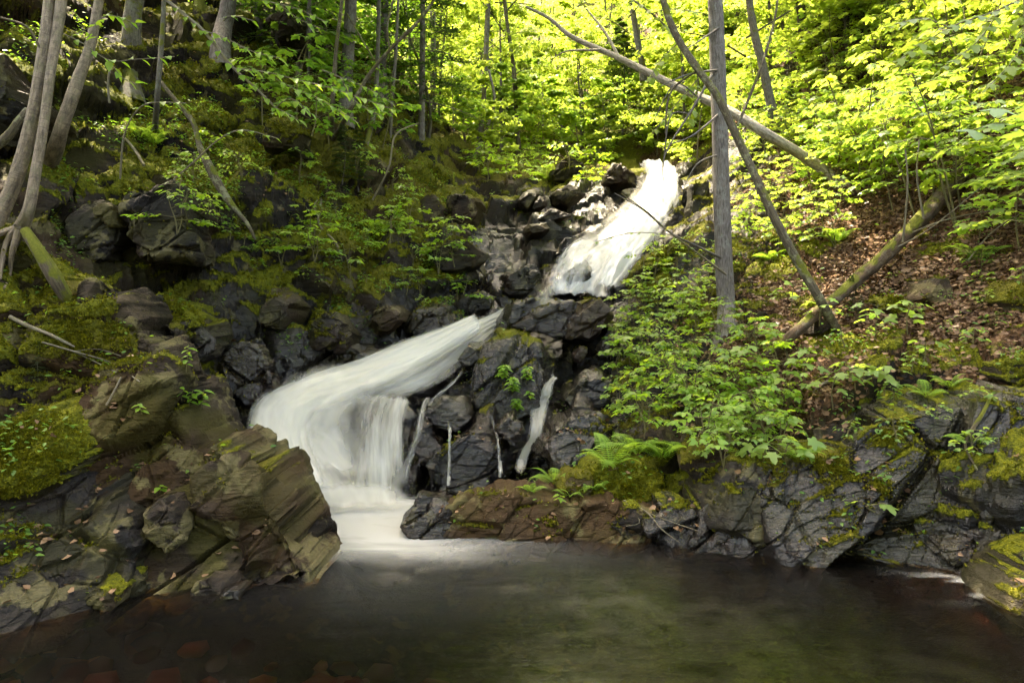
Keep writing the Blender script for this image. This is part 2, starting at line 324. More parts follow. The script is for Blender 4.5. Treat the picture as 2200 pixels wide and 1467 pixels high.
# far ground
for a in ((3, 19, 6.2), (1, 19, 6.4), (2.5, 25, 8.6), (2.5, 33, 15), (2, 46, 27), (-6, 8, 6.4), (-8, 12, 9.5), (-9, 20, 13), (-12, 30, 19), (-14, 46, 30), (-12, 5, 9), (-11, 0, 6.5), (-10, -6, 4), (-4.5, 16, 8), (-5, 22, 10.5),
          (6, 12, 7.6), (8, 16, 10.5), (9, 24, 14.5), (12, 33, 21), (16, 46, 31), (7, 7, 5.6), (9, 4, 6), (9, 0, 4.2), (9, -6, 3), (5, 4.2, 2.2), (-4, 3.4, .7), (-5, 3, 1.6), (-5.2, 5, 3.0), (-7, 2, 3.0), (6, 2.5, 1.4), (24, 46, 34), (-26, 46, 36), (20, 10, 13), (-20, 10, 15)): tw(*a)
T = np.array(T)
def rbf_fit(xy, v, c=.2, lam=.10):
    r = np.sqrt(((xy[:, None] - xy[None]) ** 2).sum(-1) + c * c)
    n = len(xy); A = np.zeros((n + 3, n + 3)); A[:n, :n] = -r + 0; A[:n, :n] += lam * np.eye(n)
    A[:n, n] = 1; A[:n, n + 1:] = xy; A[n, :n] = 1; A[n + 1:, :n] = xy.T
    return np.linalg.solve(A, np.concatenate([v, [0, 0, 0]])), c
RB = rbf_fit(T[:, :2], T[:, 2])
def base_z(xy):
    out = np.empty(len(xy)); w, c = RB; n = len(T)
    for s in range(0, len(xy), 20000):
        q = xy[s:s + 20000]; r = np.sqrt(((q[:, None] - T[None, :, :2]) ** 2).sum(-1) + c * c)
        out[s:s + 20000] = -r @ w[:n] + w[n] + q @ w[n + 1:]
    return out
def zone(xy):
    out = np.empty((len(xy), 3))
    for s in range(0, len(xy), 20000):
        q = xy[s:s + 20000]; d = 1 / (((q[:, None] - T[None, :, :2]) ** 2).sum(-1) + .05) ** 1.6
        out[s:s + 20000] = (d @ T[:, 3:6]) / d.sum(1, keepdims=True)
    return out

ys = np.concatenate([np.linspace(-14, 2.6, 30)[:-1], np.linspace(2.6, 3.6, 24)[:-1], np.linspace(3.6, 9.5, 330)[:-1], np.linspace(9.5, 16.5, 150)[:-1], np.geomspace(16.5, 46, 80)])
aa = np.linspace(-1, 1, 620); aa = aa * (.80 + .35 * np.abs(aa) ** 3)
Yg, Ag = np.meshgrid(ys, aa, indexing='ij')
Xg = Ag * (np.maximum(Yg, -2) * .92 + 2.9 + np.maximum(0, -2 - Yg) * .5)
GV = np.stack([Xg.ravel(), Yg.ravel(), np.zeros(Xg.size)], 1); GV[:, 2] = base_z(GV[:, :2])
GQ = grid_faces(len(aa), len(ys))
ZN = zone(GV[:, :2]); wet, mossz, lit = ZN.T.copy()
fz = sstep(13.5, 17, GV[:, 1]); lit = lit * (1 - fz) + .62 * fz; wet *= 1 - fz; mossz = mossz * (1 - fz) + .55 * fz
far = sstep(16, 24, GV[:, 1]); under = sstep(.02, -.10, GV[:, 2])
n0 = vnormals(GV, GQ); n0[n0[:, 2] < 0] *= -1
rockness = np.clip(1.05 - lit * .85, .15, 1) * (1 - .6 * far) * (1 - .96 * under)
d = rocky(GV, .95, 3, 1.0)
GV = GV + n0 * (d * rockness * 1.0)[:, None]
n1 = vnormals(GV, GQ); n1[n1[:, 2] < 0] *= -1
mk = sstep(.42, .78, mossz * .95 + .55 * (n1[:, 2] - .45) + .9 * (fbm(GV / .55, 4, 5) - .5)) * (1 - under)
lump = fbm(GV / .10, 3, 9)
GV = GV + n1 * (mk * (.015 + .085 * lump))[:, None]
GV = GV + n1 * (lit * .05 * (fbm(GV / .12, 4, 15) - .5))[:, None]
gm = new_mesh('ground', GV, [GQ]); shade(gm, True, 35)
vattr(gm, 'wet', np.clip(wet * 1.1, 0, 1)); vattr(gm, 'moss', mk); vattr(gm, 'litter', np.clip(lit * (1 - .3 * wet), 0, 1) * (1 - under) + under * .0)
vattr(gm, 'tone', np.clip(.75 - .45 * wet, 0, 1)); rock_attrs(gm, GV, np.full(len(GV), .35), np.clip(.7 - .5 * wet, 0, 1), 200)
ground = tag(link('ground', gm, ROCK), 'steep wooded hillside of mossy rock and leaf litter around the stream', 'hillside', kind='structure')
GN = vnormals(GV, GQ)
BV = [BVHTree.FromPolygons(GV.tolist(), GQ.tolist())]
SURF = [(GV, GN, mk, GV[:, 1])]

def hit(px, py, extra=0.0):
    """the solid surface seen at that pixel"""
    o = Vector((0, 0, CAMH)); dr = Vector(((px - CX) / F, 1, (CY - py) / F)).normalized(); best = None
    for b in BV:
        h = b.ray_cast(o, dr, 80)
        if h[0] is not None and (best is None or h[3] < best[3]): best = h
    if best is None: return None
    return np.array(best[0]), np.array(best[1])
def drop(x, y, z=60):
    best = None
    for b in BV:
        h = b.ray_cast(Vector((x, y, z)), Vector((0, 0, -1)), 120)
        if h[0] is not None and (best is None or h[0].z > best[0].z): best = h
    return None if best is None else (np.array(best[0]), np.array(best[1]))

# ------------------------------------------------------------------ rocks: outline in the picture, own depth, size and thickness
RI = [0]
def rock(label, outline, Y, tilt=(0, 0), bulge=None, thick=None, p=5.5, res=1.0, amp=1.0, wet=.2, moss=.3, lichen=.4, tone=.6, algae=.5, name='boulder', cat='boulder', group=None, size=None, cuts=1.0, mossf=None, dis=.55, grow=1.09, warm=.03):
    RI[0] += 1; s = 100 + RI[0] * 7
    o = np.array(outline, float); c = o.mean(0); o = c + (o - c) * grow
    # resample boundary
    seg = np.linalg.norm(np.roll(o, -1, 0) - o, axis=1); per = seg.sum()
    na = int(np.clip(per * .16 * res, 48, 420)); nr = max(10, int(na * .30)); nb_ = max(8, int(na * .09))
    tt = np.linspace(0, per, na, endpoint=False); cum = np.concatenate([[0], np.cumsum(seg)])
    oc = np.vstack([o, o[:1]]); B = np.stack([np.interp(tt, cum, oc[:, k]) for k in (0, 1)], 1)
    wpx = min(np.ptp(o[:, 0]), np.ptp(o[:, 1])); wm = wpx / F * Y
    bulge = wm * .38 if bulge is None else bulge; thick = wm * .6 if thick is None else thick
    ss = np.linspace(0, 1, nr); rr = .55 * ss + .45 * np.sin(ss * math.pi / 2); rr[0] = .004; rb = np.sin(np.linspace(0, 1, nb_) * math.pi / 2); rb[0] = .004
    V = []; 
    prof = lambda r: np.maximum(0, 1 - r ** p) ** (1 / p)
    for side in (0, 1):
        for r in (rr if side == 0 else rb[::-1][1:]):
            q = c + r * (B - c)
            Yd = Y + (q[:, 0] - c[0]) / 100 * tilt[0] + (q[:, 1] - c[1]) / 100 * tilt[1]
            sil = Yd
            dep = -bulge * prof(r) if side == 0 else thick * prof(r)
            # push along the view ray's depth but keep the true size at the silhouette's distance
            V.append(np.stack([(q[:, 0] - CX) / F * sil, sil + dep, CAMH + (CY - q[:, 1]) / F * sil], 1))
    V = np.concatenate(V); nrow = nr + nb_ - 1
    Q = grid_faces(na, nrow, True)
    n = vnormals(V, Q); cen = V.mean(0)
    if ((V - cen) * n).sum() < 0: Q = Q[:, ::-1]; n = -n
    # break the form along joint planes: three joint sets plus random chips
    rg = np.random.default_rng(s); JS = (BED[2], BED[0], BED[1])
    for k in range(int((26 * amp + 4) * cuts)):
        pn = JS[k % 3] * rg.choice((-1, 1)) + rg.normal(0, .42, 3) if k % 4 else rg.normal(0, 1, 3)
        if pn[1] > .55: continue
        pn = pn / np.linalg.norm(pn); dd = (V - cen) @ pn; lim = np.quantile(dd, 1 - rg.uniform(.01, .11)) 
        ov = dd - lim; mk_ = ov > 0; V[mk_] -= (ov[mk_] * .93)[:, None] * pn
    n = vnormals(V, Q)
    sz = size or max(.12, wm * .8)
    V = V + n * (rocky(V, sz, s, amp) * dis)[:, None]
    n = vnormals(V, Q)
    if mossf is not None: moss = np.clip(moss + mossf(V), 0, 1.1)
    mk = sstep(.40, .72, moss * .9 + .5 * (n[:, 2] - .35) + .8 * (fbm(V / .3, 4, s) - .5)) if np.max(moss) > .02 else np.zeros(len(V))
    V = V + n * (mk * (.006 + .03 * fbm(V / .06, 3, s + 3)))[:, None]
    base = np.array([V[:, 0].mean(), V[:, 1].mean(), V[:, 2].min()])
    BV.append(BVHTree.FromPolygons(V.tolist(), Q.tolist()))
    SURF.append((V.copy(), vnormals(V, Q), mk, V[:, 1]))
    caps = [np.arange(na)[None, ::-1], (np.arange(na) + (nrow - 1) * na)[None, :]]
    me = new_mesh(name, V, [Q]); shade(me, True, 30)
    for k, a in (('wet', wet), ('tone', tone), ('litter', 0)): vattr(me, k, np.full(len(V), a, float))
    rock_attrs(me, V, lichen, algae, s, warm)
    vattr(me, 'moss', mk)
    return tag(link(name, me, ROCK), label, cat, group)

# --- left foreground outcrop
rock('big fractured rock outcrop filling the left foreground', [(-110, 540), (30, 520), (130, 575), (185, 622), (235, 625), (275, 675), (320, 740), (365, 805), (405, 880), (440, 930), (500, 1005), (550, 1060), (605, 1125), (660, 1205), (672, 1270), (500, 1300), (200, 1340), (-110, 1350)], 4.45, (.05, -.145), .20, .55, p=7, res=1.15, cuts=0, grow=1.0, size=1.0, dis=.62, wet=.0, moss=.26, lichen=.5, tone=.72, algae=.8, warm=.10, name='rock_outcrop', cat='outcrop',
     mossf=lambda V: .35 * sstep(-2.35, -2.9, V[:, 0]) * sstep(.65, 1.0, V[:, 2]) + .15 * sstep(1.0, 1.5, V[:, 2]) - .25 * sstep(.6, .2, V[:, 2]))
rock('long grey crest slab capping the foreground outcrop, running down beside the cascade', [(150, 640), (190, 612), (250, 618), (300, 668), (355, 735), (405, 800), (425, 850), (370, 858), (310, 835), (250, 790), (190, 715)], 4.66, (.03, -.15), .14, .4, wet=0, moss=.18, lichen=.55, tone=1, p=8, cuts=.15, warm=-.12, grow=1.0, res=1.5, algae=.1, size=.6)
rock('huge dark leaning slab at the left edge of the pool', [(-80, 1010), (60, 985), (170, 940), (215, 950), (270, 1060), (310, 1150), (350, 1240), (300, 1300), (120, 1340), (-80, 1340)], 3.95, (.12, -.12), .25, .6, moss=.2, lichen=.62, tone=.5, res=1.6, wet=.25, size=.9, p=8, cuts=.2, dis=.5)
rock('golden mossy cushion covered knob above the dark leaning slab', [(-60, 960), (20, 900), (120, 870), (200, 900), (215, 950), (150, 1020), (60, 1075), (-60, 1080)], 3.95, (.1, -.15), .2, .5, moss=.95, lichen=.5, tone=.8, res=1.2, amp=.5)
rock('rounded ochre knob jammed in the crack of the outcrop', [(310, 1060), (350, 1040), (400, 1070), (410, 1140), (390, 1190), (350, 1200), (320, 1150)], 4.05, (0, 0), .12, .4, moss=.15, lichen=.85, tone=1, algae=.9)
rock('pointed slab tip of the outcrop jutting into the pool by the foam', [(455, 950), (490, 945), (550, 1005), (600, 1065), (645, 1130), (698, 1205), (702, 1245), (630, 1262), (520, 1268), (480, 1150), (455, 1040)], 4.25, (.0, -.1), .2, .6, moss=.2, lichen=.75, tone=.85, res=1.7, size=.8, algae=.7, p=8, cuts=.2, grow=1.0, warm=.08)
rock('low moss topped stone at the waterline under the dark slab', [(180, 1275), (230, 1250), (290, 1252), (306, 1285), (250, 1300), (190, 1296)], 3.72, (0, 0), .12, .3, moss=.45, lichen=.8, tone=.9)
rock('flat pale stone at the waterline beneath the outcrop crack', [(395, 1250), (440, 1232), (500, 1245), (495, 1275), (430, 1285), (395, 1275)], 3.9, (0, 0), .1, .3, moss=.15, lichen=.8, tone=.9)
rock('little violet grey stone wet by the pool', [(478, 1262), (500, 1255), (530, 1264), (536, 1280), (500, 1290), (478, 1280)], 3.78, (0, 0), .06, .15, moss=0, lichen=.2, tone=.9, wet=.9)
# --- left slope blocks
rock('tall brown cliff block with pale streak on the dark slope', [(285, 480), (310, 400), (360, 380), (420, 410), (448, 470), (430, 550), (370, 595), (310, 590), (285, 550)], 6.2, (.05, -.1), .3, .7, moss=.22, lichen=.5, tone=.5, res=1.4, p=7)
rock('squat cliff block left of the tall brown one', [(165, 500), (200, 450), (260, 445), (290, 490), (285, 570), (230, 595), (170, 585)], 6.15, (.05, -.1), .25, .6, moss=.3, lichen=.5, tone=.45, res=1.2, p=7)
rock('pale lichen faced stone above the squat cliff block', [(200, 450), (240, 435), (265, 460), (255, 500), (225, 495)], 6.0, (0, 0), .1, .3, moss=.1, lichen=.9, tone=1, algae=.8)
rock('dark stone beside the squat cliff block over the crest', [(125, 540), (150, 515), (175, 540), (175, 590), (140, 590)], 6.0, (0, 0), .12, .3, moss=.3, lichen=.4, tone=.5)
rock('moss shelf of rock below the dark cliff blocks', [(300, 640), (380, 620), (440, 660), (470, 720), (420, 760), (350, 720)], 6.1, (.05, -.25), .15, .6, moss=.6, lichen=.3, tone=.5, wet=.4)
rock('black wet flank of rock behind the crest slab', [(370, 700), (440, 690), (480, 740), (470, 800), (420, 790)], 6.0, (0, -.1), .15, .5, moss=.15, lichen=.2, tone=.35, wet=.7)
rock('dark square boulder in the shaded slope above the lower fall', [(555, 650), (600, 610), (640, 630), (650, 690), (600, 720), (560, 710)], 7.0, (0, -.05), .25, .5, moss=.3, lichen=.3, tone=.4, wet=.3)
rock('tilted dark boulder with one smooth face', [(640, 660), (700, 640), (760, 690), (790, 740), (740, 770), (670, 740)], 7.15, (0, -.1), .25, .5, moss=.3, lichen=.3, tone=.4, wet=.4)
rock('flat topped angular rock perched over the chute', [(785, 680), (820, 645), (860, 655), (875, 690), (830, 715), (790, 710)], 7.7, (0, -.05), .2, .5, moss=.12, lichen=.3, tone=.6, wet=.3)
rock('striped wet slab slanting into the chute from the shaded side', [(470, 760), (540, 730), (610, 770), (640, 830), (610, 880), (540, 900), (490, 850)], 6.25, (.05, -.1), .2, .6, moss=.12, lichen=.2, tone=.5, wet=.95, res=1.3)
rock('ribbed dark rock ledge beside the curve of the chute', [(640, 800), (720, 740), (800, 735), (860, 760), (800, 800), (720, 830), (660, 850)], 7.25, (.1, -.1), .2, .6, moss=.1, lichen=.2, tone=.5, wet=.9, res=1.2)
rock('wet knobbly rock at the head of the chute', [(850, 690), (910, 660), (980, 660), (1010, 690), (950, 715), (880, 740)], 8.2, (.1, -.1), .2, .6, moss=.2, lichen=.2, tone=.55, wet=.9, res=1.2)
rock('long brown boulder with mossy back lying across the slope', [(895, 545), (940, 520), (1010, 515), (1050, 535), (1056, 560), (1020, 580), (960, 590), (905, 580)], 9.1, (.05, -.1), .3, .8, moss=.38, lichen=.25, tone=.75, algae=.4, amp=.7)
rock('grey cleft boulder upslope of the long brown one', [(950, 420), (1000, 405), (1040, 430), (1046, 480), (1000, 500), (955, 490)], 10.6, (0, -.1), .35, .8, moss=.3, lichen=.5, tone=.85)
rock('mossy sloping boulder beside the grey cleft one', [(890, 470), (920, 425), (960, 430), (965, 490), (910, 500)], 10.4, (0, -.1), .3, .7, moss=.5, lichen=.4, tone=.8)
rock('small wedge stone among ferns on the mossy slope', [(845, 500), (875, 478), (905, 490), (890, 510), (855, 512)], 9.5, (0, 0), .15, .4, moss=.2, lichen=.3, tone=.8)
rock('small dark stone near the tail of the long brown boulder', [(985, 505), (1000, 492), (1015, 505), (1005, 515), (988, 515)], 9.6, (0, 0), .1, .3, moss=.1, lichen=.3, tone=.8)
rock('mossy hummock of rock above the beech twigs', [(570, 290), (620, 260), (670, 285), (680, 320), (620, 330), (575, 320)], 8.6, (0, -.2), .3, .6, moss=.85, lichen=.3, tone=.7)
rock('dark overhanging block high on the shaded slope', [(590, 60), (640, 40), (670, 70), (655, 100), (600, 100)], 10.4, (0, 0), .4, .8, moss=.2, lichen=.5, tone=.6)
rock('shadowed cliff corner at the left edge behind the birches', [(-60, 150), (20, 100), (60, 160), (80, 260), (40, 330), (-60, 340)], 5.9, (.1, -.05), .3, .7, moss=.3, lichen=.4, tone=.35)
# --- middle of the stream
rock('wet violet slab forming the left end of the ledge between the falls', [(1062, 700), (1085, 660), (1140, 642), (1200, 640), (1225, 650), (1190, 680), (1150, 700), (1105, 690), (1070, 715)], 8.0, (.05, -.15), .25, .6, moss=.08, lichen=.25, tone=.75, wet=1, amp=.8, p=8, cuts=.25, grow=1.12)
rock('big flat fronted slab in the middle of the ledge between the falls', [(1100, 690), (1150, 665), (1220, 645), (1250, 650), (1235, 690), (1215, 725), (1160, 715), (1110, 700)], 7.9, (.0, -.1), .25, .7, moss=.12, lichen=.25, tone=.6, wet=.95, amp=.8, p=8, cuts=.25, grow=1.12)
rock('rust striped block at the end of the ledge under the upper fall', [(1222, 720), (1240, 650), (1290, 640), (1326, 650), (1318, 690), (1285, 735), (1240, 722)], 7.85, (-.05, -.1), .25, .7, moss=.22, lichen=.3, tone=.75, wet=.6, algae=.2, p=8, cuts=.3, grow=1.12)
rock('moss bearded boulder tucked under the ledge slab', [(1045, 735), (1080, 705), (1140, 715), (1160, 745), (1110, 765), (1060, 755)], 7.7, (0, -.1), .25, .5, moss=.6, lichen=.2, tone=.4, wet=.4)
rock('domed black boulder with leafy plants growing on its face', [(1000, 800), (1030, 755), (1090, 742), (1150, 748), (1185, 790), (1185, 870), (1150, 930), (1080, 930), (1010, 870)], 7.0, (0, -.15), .35, .6, moss=.28, lichen=.1, tone=.15, wet=.8, res=1.2, amp=.7)
rock('rounded wet hump splitting the lower fall', [(985, 770), (1010, 735), (1040, 735), (1045, 755), (1010, 790), (990, 800)], 7.4, (0, -.1), .2, .4, moss=.05, lichen=.1, tone=.4, wet=1, amp=.6)
rock('smooth wet boulder ringed by trickles at the fall edge', [(925, 880), (950, 855), (1000, 858), (1018, 890), (1010, 930), (960, 935), (930, 920)], 6.5, (0, -.1), .2, .4, moss=.05, lichen=.1, tone=.4, wet=1, amp=.6)
rock('black rock nub at the brink of the lower fall', [(880, 930), (900, 895), (940, 890), (955, 940), (960, 1000), (900, 1010), (885, 970)], 6.3, (0, -.1), .15, .4, moss=.08, lichen=.1, tone=.3, wet=1)
rock('dripping dark wall of rock under the smooth boulder', [(900, 1000), (960, 920), (1040, 900), (1110, 920), (1120, 1000), (1110, 1075), (1000, 1085), (910, 1080)], 6.15, (0, -.1), .15, .6, moss=.22, lichen=.1, tone=.25, wet=.9, res=1.3)
rock('glossy flake of rock beside the slanting trickle', [(1060, 930), (1090, 890), (1130, 900), (1140, 950), (1100, 960)], 6.1, (0, -.1), .12, .4, moss=.05, lichen=.1, tone=.6, wet=1)
rock('long glistening slab right of the slanting trickle', [(1130, 990), (1170, 920), (1230, 880), (1310, 870), (1380, 890), (1350, 950), (1260, 1000), (1180, 1015)], 6.0, (.05, -.25), .2, .6, moss=.18, lichen=.2, tone=.75, wet=1, res=1.4)
rock('dark shelf of rock above the glistening slab', [(1210, 850), (1240, 800), (1310, 790), (1340, 820), (1300, 870), (1230, 875)], 6.9, (0, -.1), .2, .6, moss=.15, lichen=.2, tone=.4, wet=.9)
rock('grey round stone in the hollow below the rust striped block', [(1270, 745), (1300, 725), (1330, 735), (1325, 770), (1285, 775)], 7.6, (0, 0), .15, .4, moss=.05, lichen=.2, tone=.55, wet=.7)
rock('upright mossy flake in the hollow under the ledge', [(1225, 770), (1245, 735), (1265, 750), (1250, 785), (1232, 790)], 7.5, (0, 0), .1, .3, moss=.4, lichen=.2, tone=.6, wet=.6)
# --- right shore
rock('long dark cracked rock wall along the right shore under the leaf bank', [(1470, 1200), (1490, 1080), (1560, 1000), (1660, 985), (1760, 985), (1830, 930), (1900, 880), (2000, 865), (2100, 880), (2280, 850), (2280, 1260), (2050, 1245), (1900, 1222), (1700, 1205)], 4.62, (-.055, -.10), .18, .6, p=7, res=1.1, cuts=0, grow=1.02, size=.85, dis=.7, wet=.85, moss=.32, lichen=.1, tone=.2, algae=.6, name='rock_wall', cat='rock wall')
rock('wet violet nose of the low boulder bar at the foam', [(852, 1120), (870, 1080), (905, 1058), (950, 1065), (985, 1085), (1000, 1120), (985, 1160), (900, 1165), (858, 1150)], 5.05, (0, -.1), .25, .5, moss=.05, lichen=.3, tone=.9, wet=.85, res=1.3, algae=.1)
rock('long flat brown boulder bar with a pale lichen patch at the waterline', [(930, 1160), (960, 1100), (1010, 1065), (1070, 1052), (1170, 1060), (1260, 1068), (1340, 1075), (1400, 1090), (1410, 1140), (1380, 1180), (1200, 1182), (1000, 1180)], 4.95, (-.02, -.12), .16, .45, p=8, cuts=0, grow=1.03, dis=.6, moss=.14, lichen=.5, tone=1, wet=.1, warm=.12, res=1.5, algae=.3, size=.40)
rock('jointed end block of the low boulder bar', [(1300, 1120), (1310, 1085), (1350, 1078), (1400, 1088), (1405, 1130), (1385, 1175), (1310, 1175)], 4.88, (0, -.1), .16, .4, moss=.2, lichen=.6, tone=.85, res=1.4)
rock('pale wet ledge at the waterline between bar and mossy boulder', [(1370, 1160), (1380, 1100), (1440, 1050), (1510, 1045), (1520, 1110), (1500, 1180), (1420, 1182)], 4.85, (0, -.15), .18, .5, moss=.15, lichen=.3, tone=.9, wet=.8, res=1.2)
rock('moss mound of rock behind the low boulder bar', [(1215, 1050), (1260, 1010), (1340, 985), (1430, 1000), (1450, 1050), (1380, 1085), (1270, 1080)], 5.25, (0, -.2), .2, .5, moss=.75, lichen=.4, tone=.8, amp=.6)
rock('brown stone with mossy cap beside the ferns', [(1195, 1045), (1225, 1018), (1262, 1015), (1285, 1045), (1250, 1065), (1205, 1062)], 5.15, (0, -.1), .15, .35, moss=.4, lichen=.4, tone=.9, amp=.6)
rock('mossy topped boulder with cream lichen splashes at the water', [(1495, 1170), (1500, 1090), (1540, 1010), (1600, 970), (1680, 990), (1750, 1030), (1765, 1080), (1720, 1180), (1600, 1192)], 4.8, (0, -.15), .3, .6, moss=.48, lichen=.55, tone=.6, wet=.4, res=1.6, cuts=.6)
rock('knobbly moss capped block above the mossy topped boulder', [(1455, 1010), (1480, 965), (1540, 945), (1600, 960), (1570, 1020), (1510, 1060), (1465, 1050)], 5.0, (0, -.15), .2, .5, moss=.6, lichen=.4, tone=.7)
rock('overhanging dark slab along the right shore', [(1930, 1070), (2010, 1040), (2110, 1050), (2240, 1000), (2240, 1070), (2120, 1110), (2010, 1110), (1950, 1100)], 4.5, (0, -.1), .25, .6, moss=.2, lichen=.3, tone=.5, wet=.6, res=1.3)
rock('slanting black slab running down into the pool', [(1930, 1190), (2000, 1130), (2100, 1090), (2240, 1060), (2240, 1130), (2100, 1190), (2020, 1230), (1950, 1215)], 4.35, (0, -.15), .18, .5, moss=.1, lichen=.3, tone=.5, wet=.8, res=1.3)
rock('pale stone in the bubbling inlet', [(2080, 1215), (2130, 1175), (2190, 1165), (2220, 1200), (2180, 1240), (2100, 1240)], 4.15, (0, -.1), .15, .4, moss=.08, lichen=.3, tone=1, wet=.6)
rock('moss covered boulder cut by the right frame edge at the water', [(2145, 1305), (2152, 1270), (2172, 1238), (2200, 1208), (2240, 1180), (2290, 1175), (2320, 1230), (2320, 1310), (2260, 1350), (2180, 1330)], 3.72, (0, -.12), .2, .45, p=3, cuts=0, dis=.35, grow=1.0, moss=.46, lichen=.2, tone=.3, wet=.3, res=1.6, size=.5)
rock('square lichened stone set in the leaf bank', [(1958, 640), (1965, 605), (2010, 598), (2045, 620), (2040, 650), (1990, 658)], 5.95, (0, -.2), .18, .35, moss=.35, lichen=.7, tone=1, amp=.5)
rock('small flat stone by the foot of the spruce', [(1608, 683), (1625, 668), (1650, 668), (1648, 680), (1615, 688)], 6.8, (0, 0), .1, .2, moss=.05, lichen=.5, tone=1, amp=.4)
rock('pale stone under the crossing of trunk and log', [(1735, 715), (1745, 685), (1775, 680), (1780, 710), (1755, 722)], 6.0, (0, 0), .1, .25, moss=.1, lichen=.5, tone=1, amp=.5)
rock('moss cushion stone in the leaf bank', [(1885, 660), (1900, 640), (1930, 645), (1938, 665), (1910, 675)], 5.9, (0, -.1), .1, .25, moss=.95, lichen=.2, tone=.8, amp=.4)
rock('mossy stone at the right end of the leaf bank', [(2120, 660), (2140, 620), (2200, 600), (2240, 640), (2200, 680), (2140, 680)], 5.4, (0, -.2), .2, .4, moss=.7, lichen=.3, tone=.8, amp=.6)
rock('mossy ledge stone halfway down the leaf bank', [(2110, 790), (2150, 760), (2230, 760), (2230, 850), (2160, 850), (2120, 830)], 4.95, (0, -.2), .2, .4, moss=.6, lichen=.4, tone=.7)
# --- top of the stream
rock('hooded brown boulder left of the upper brink', [(1280, 385), (1300, 355), (1335, 350), (1362, 372), (1365, 400), (1320, 405), (1285, 400)], 13.6, (0, -.1), .4, .9, moss=.15, lichen=.3, tone=.6, wet=0.30)
rock('dark boulder behind the upper brink', [(1388, 372), (1400, 352), (1430, 350), (1450, 365), (1445, 380), (1400, 380)], 15.6, (0, 0), .4, .8, moss=.15, lichen=.3, tone=.5, wet=0.24)
rock('mossy grey boulder upstream of the hooded one', [(1165, 385), (1180, 350), (1220, 340), (1265, 360), (1260, 385), (1210, 392)], 14.6, (0, -.1), .4, .9, moss=.5, lichen=.4, tone=.8)
rock('pale pointed block in the row of rocks beside the upper fall', [(1170, 430), (1185, 405), (1235, 400), (1260, 420), (1230, 440), (1195, 440)], 12.3, (0, -.1), .3, .7, moss=.08, lichen=.4, tone=.95, wet=0.24)
rock('split grey block in the row of rocks beside the upper fall', [(1110, 450), (1125, 415), (1155, 410), (1150, 435), (1130, 455)], 12.2, (0, -.1), .3, .6, moss=.1, lichen=.4, tone=.9, wet=0.24)
rock('leaning fragment between the split block and the pointed one', [(1140, 450), (1160, 425), (1178, 435), (1170, 452)], 12.0, (0, 0), .2, .5, moss=.05, lichen=.4, tone=1, wet=.3)
rock('round boulder stranded on the wet slabs', [(1125, 495), (1145, 478), (1175, 482), (1182, 500), (1155, 510), (1130, 508)], 10.9, (0, 0), .25, .5, moss=.1, lichen=.2, tone=.7, wet=0.42, amp=.7)
rock('flat pale slab among the wet rocks below the pointed block', [(1130, 470), (1180, 450), (1240, 460), (1235, 478), (1180, 480)], 11.4, (0, -.2), .2, .6, moss=.05, lichen=.3, tone=1, wet=0.48, amp=.7)
rock('dark boulder islanded in the upper fall', [(1200, 590), (1220, 566), (1250, 560), (1276, 576), (1270, 605), (1240, 630), (1210, 622)], 9.85, (0, -.1), .25, .5, moss=.05, lichen=0, tone=.05, wet=0.60, amp=.7)
rock('wet banded slab left of the foot of the upper fall', [(1050, 600), (1090, 570), (1150, 570), (1180, 600), (1150, 640), (1090, 640)], 9.5, (0, -.2), .2, .7, moss=.1, lichen=.15, tone=.5, wet=0.60)
rock('low wet rock between the banded slab and the chute', [(960, 655), (1000, 625), (1050, 630), (1090, 655), (1040, 680), (990, 680)], 8.9, (0, -.2), .2, .6, moss=.15, lichen=.2, tone=.5, wet=0.60)
rock('wet shelf beside the middle of the upper fall', [(1180, 540), (1220, 510), (1290, 500), (1320, 510), (1260, 535), (1210, 555)], 10.8, (0, -.2), .2, .7, moss=.08, lichen=.2, tone=.65, wet=0.60)
rock('dark wet flank on the far bank of the upper fall', [(1465, 480), (1480, 400), (1510, 380), (1530, 430), (1520, 490), (1485, 510)], 11.6, (0, -.1), .3, .8, moss=.45, lichen=.1, tone=.15, wet=.35)
rock('mossy hump on the near bank of the upper fall', [(1340, 640), (1375, 580), (1430, 530), (1500, 500), (1530, 520), (1480, 580), (1400, 630)], 8.9, (-.1, -.2), .25, .8, moss=.85, lichen=.2, tone=.6, amp=.6)

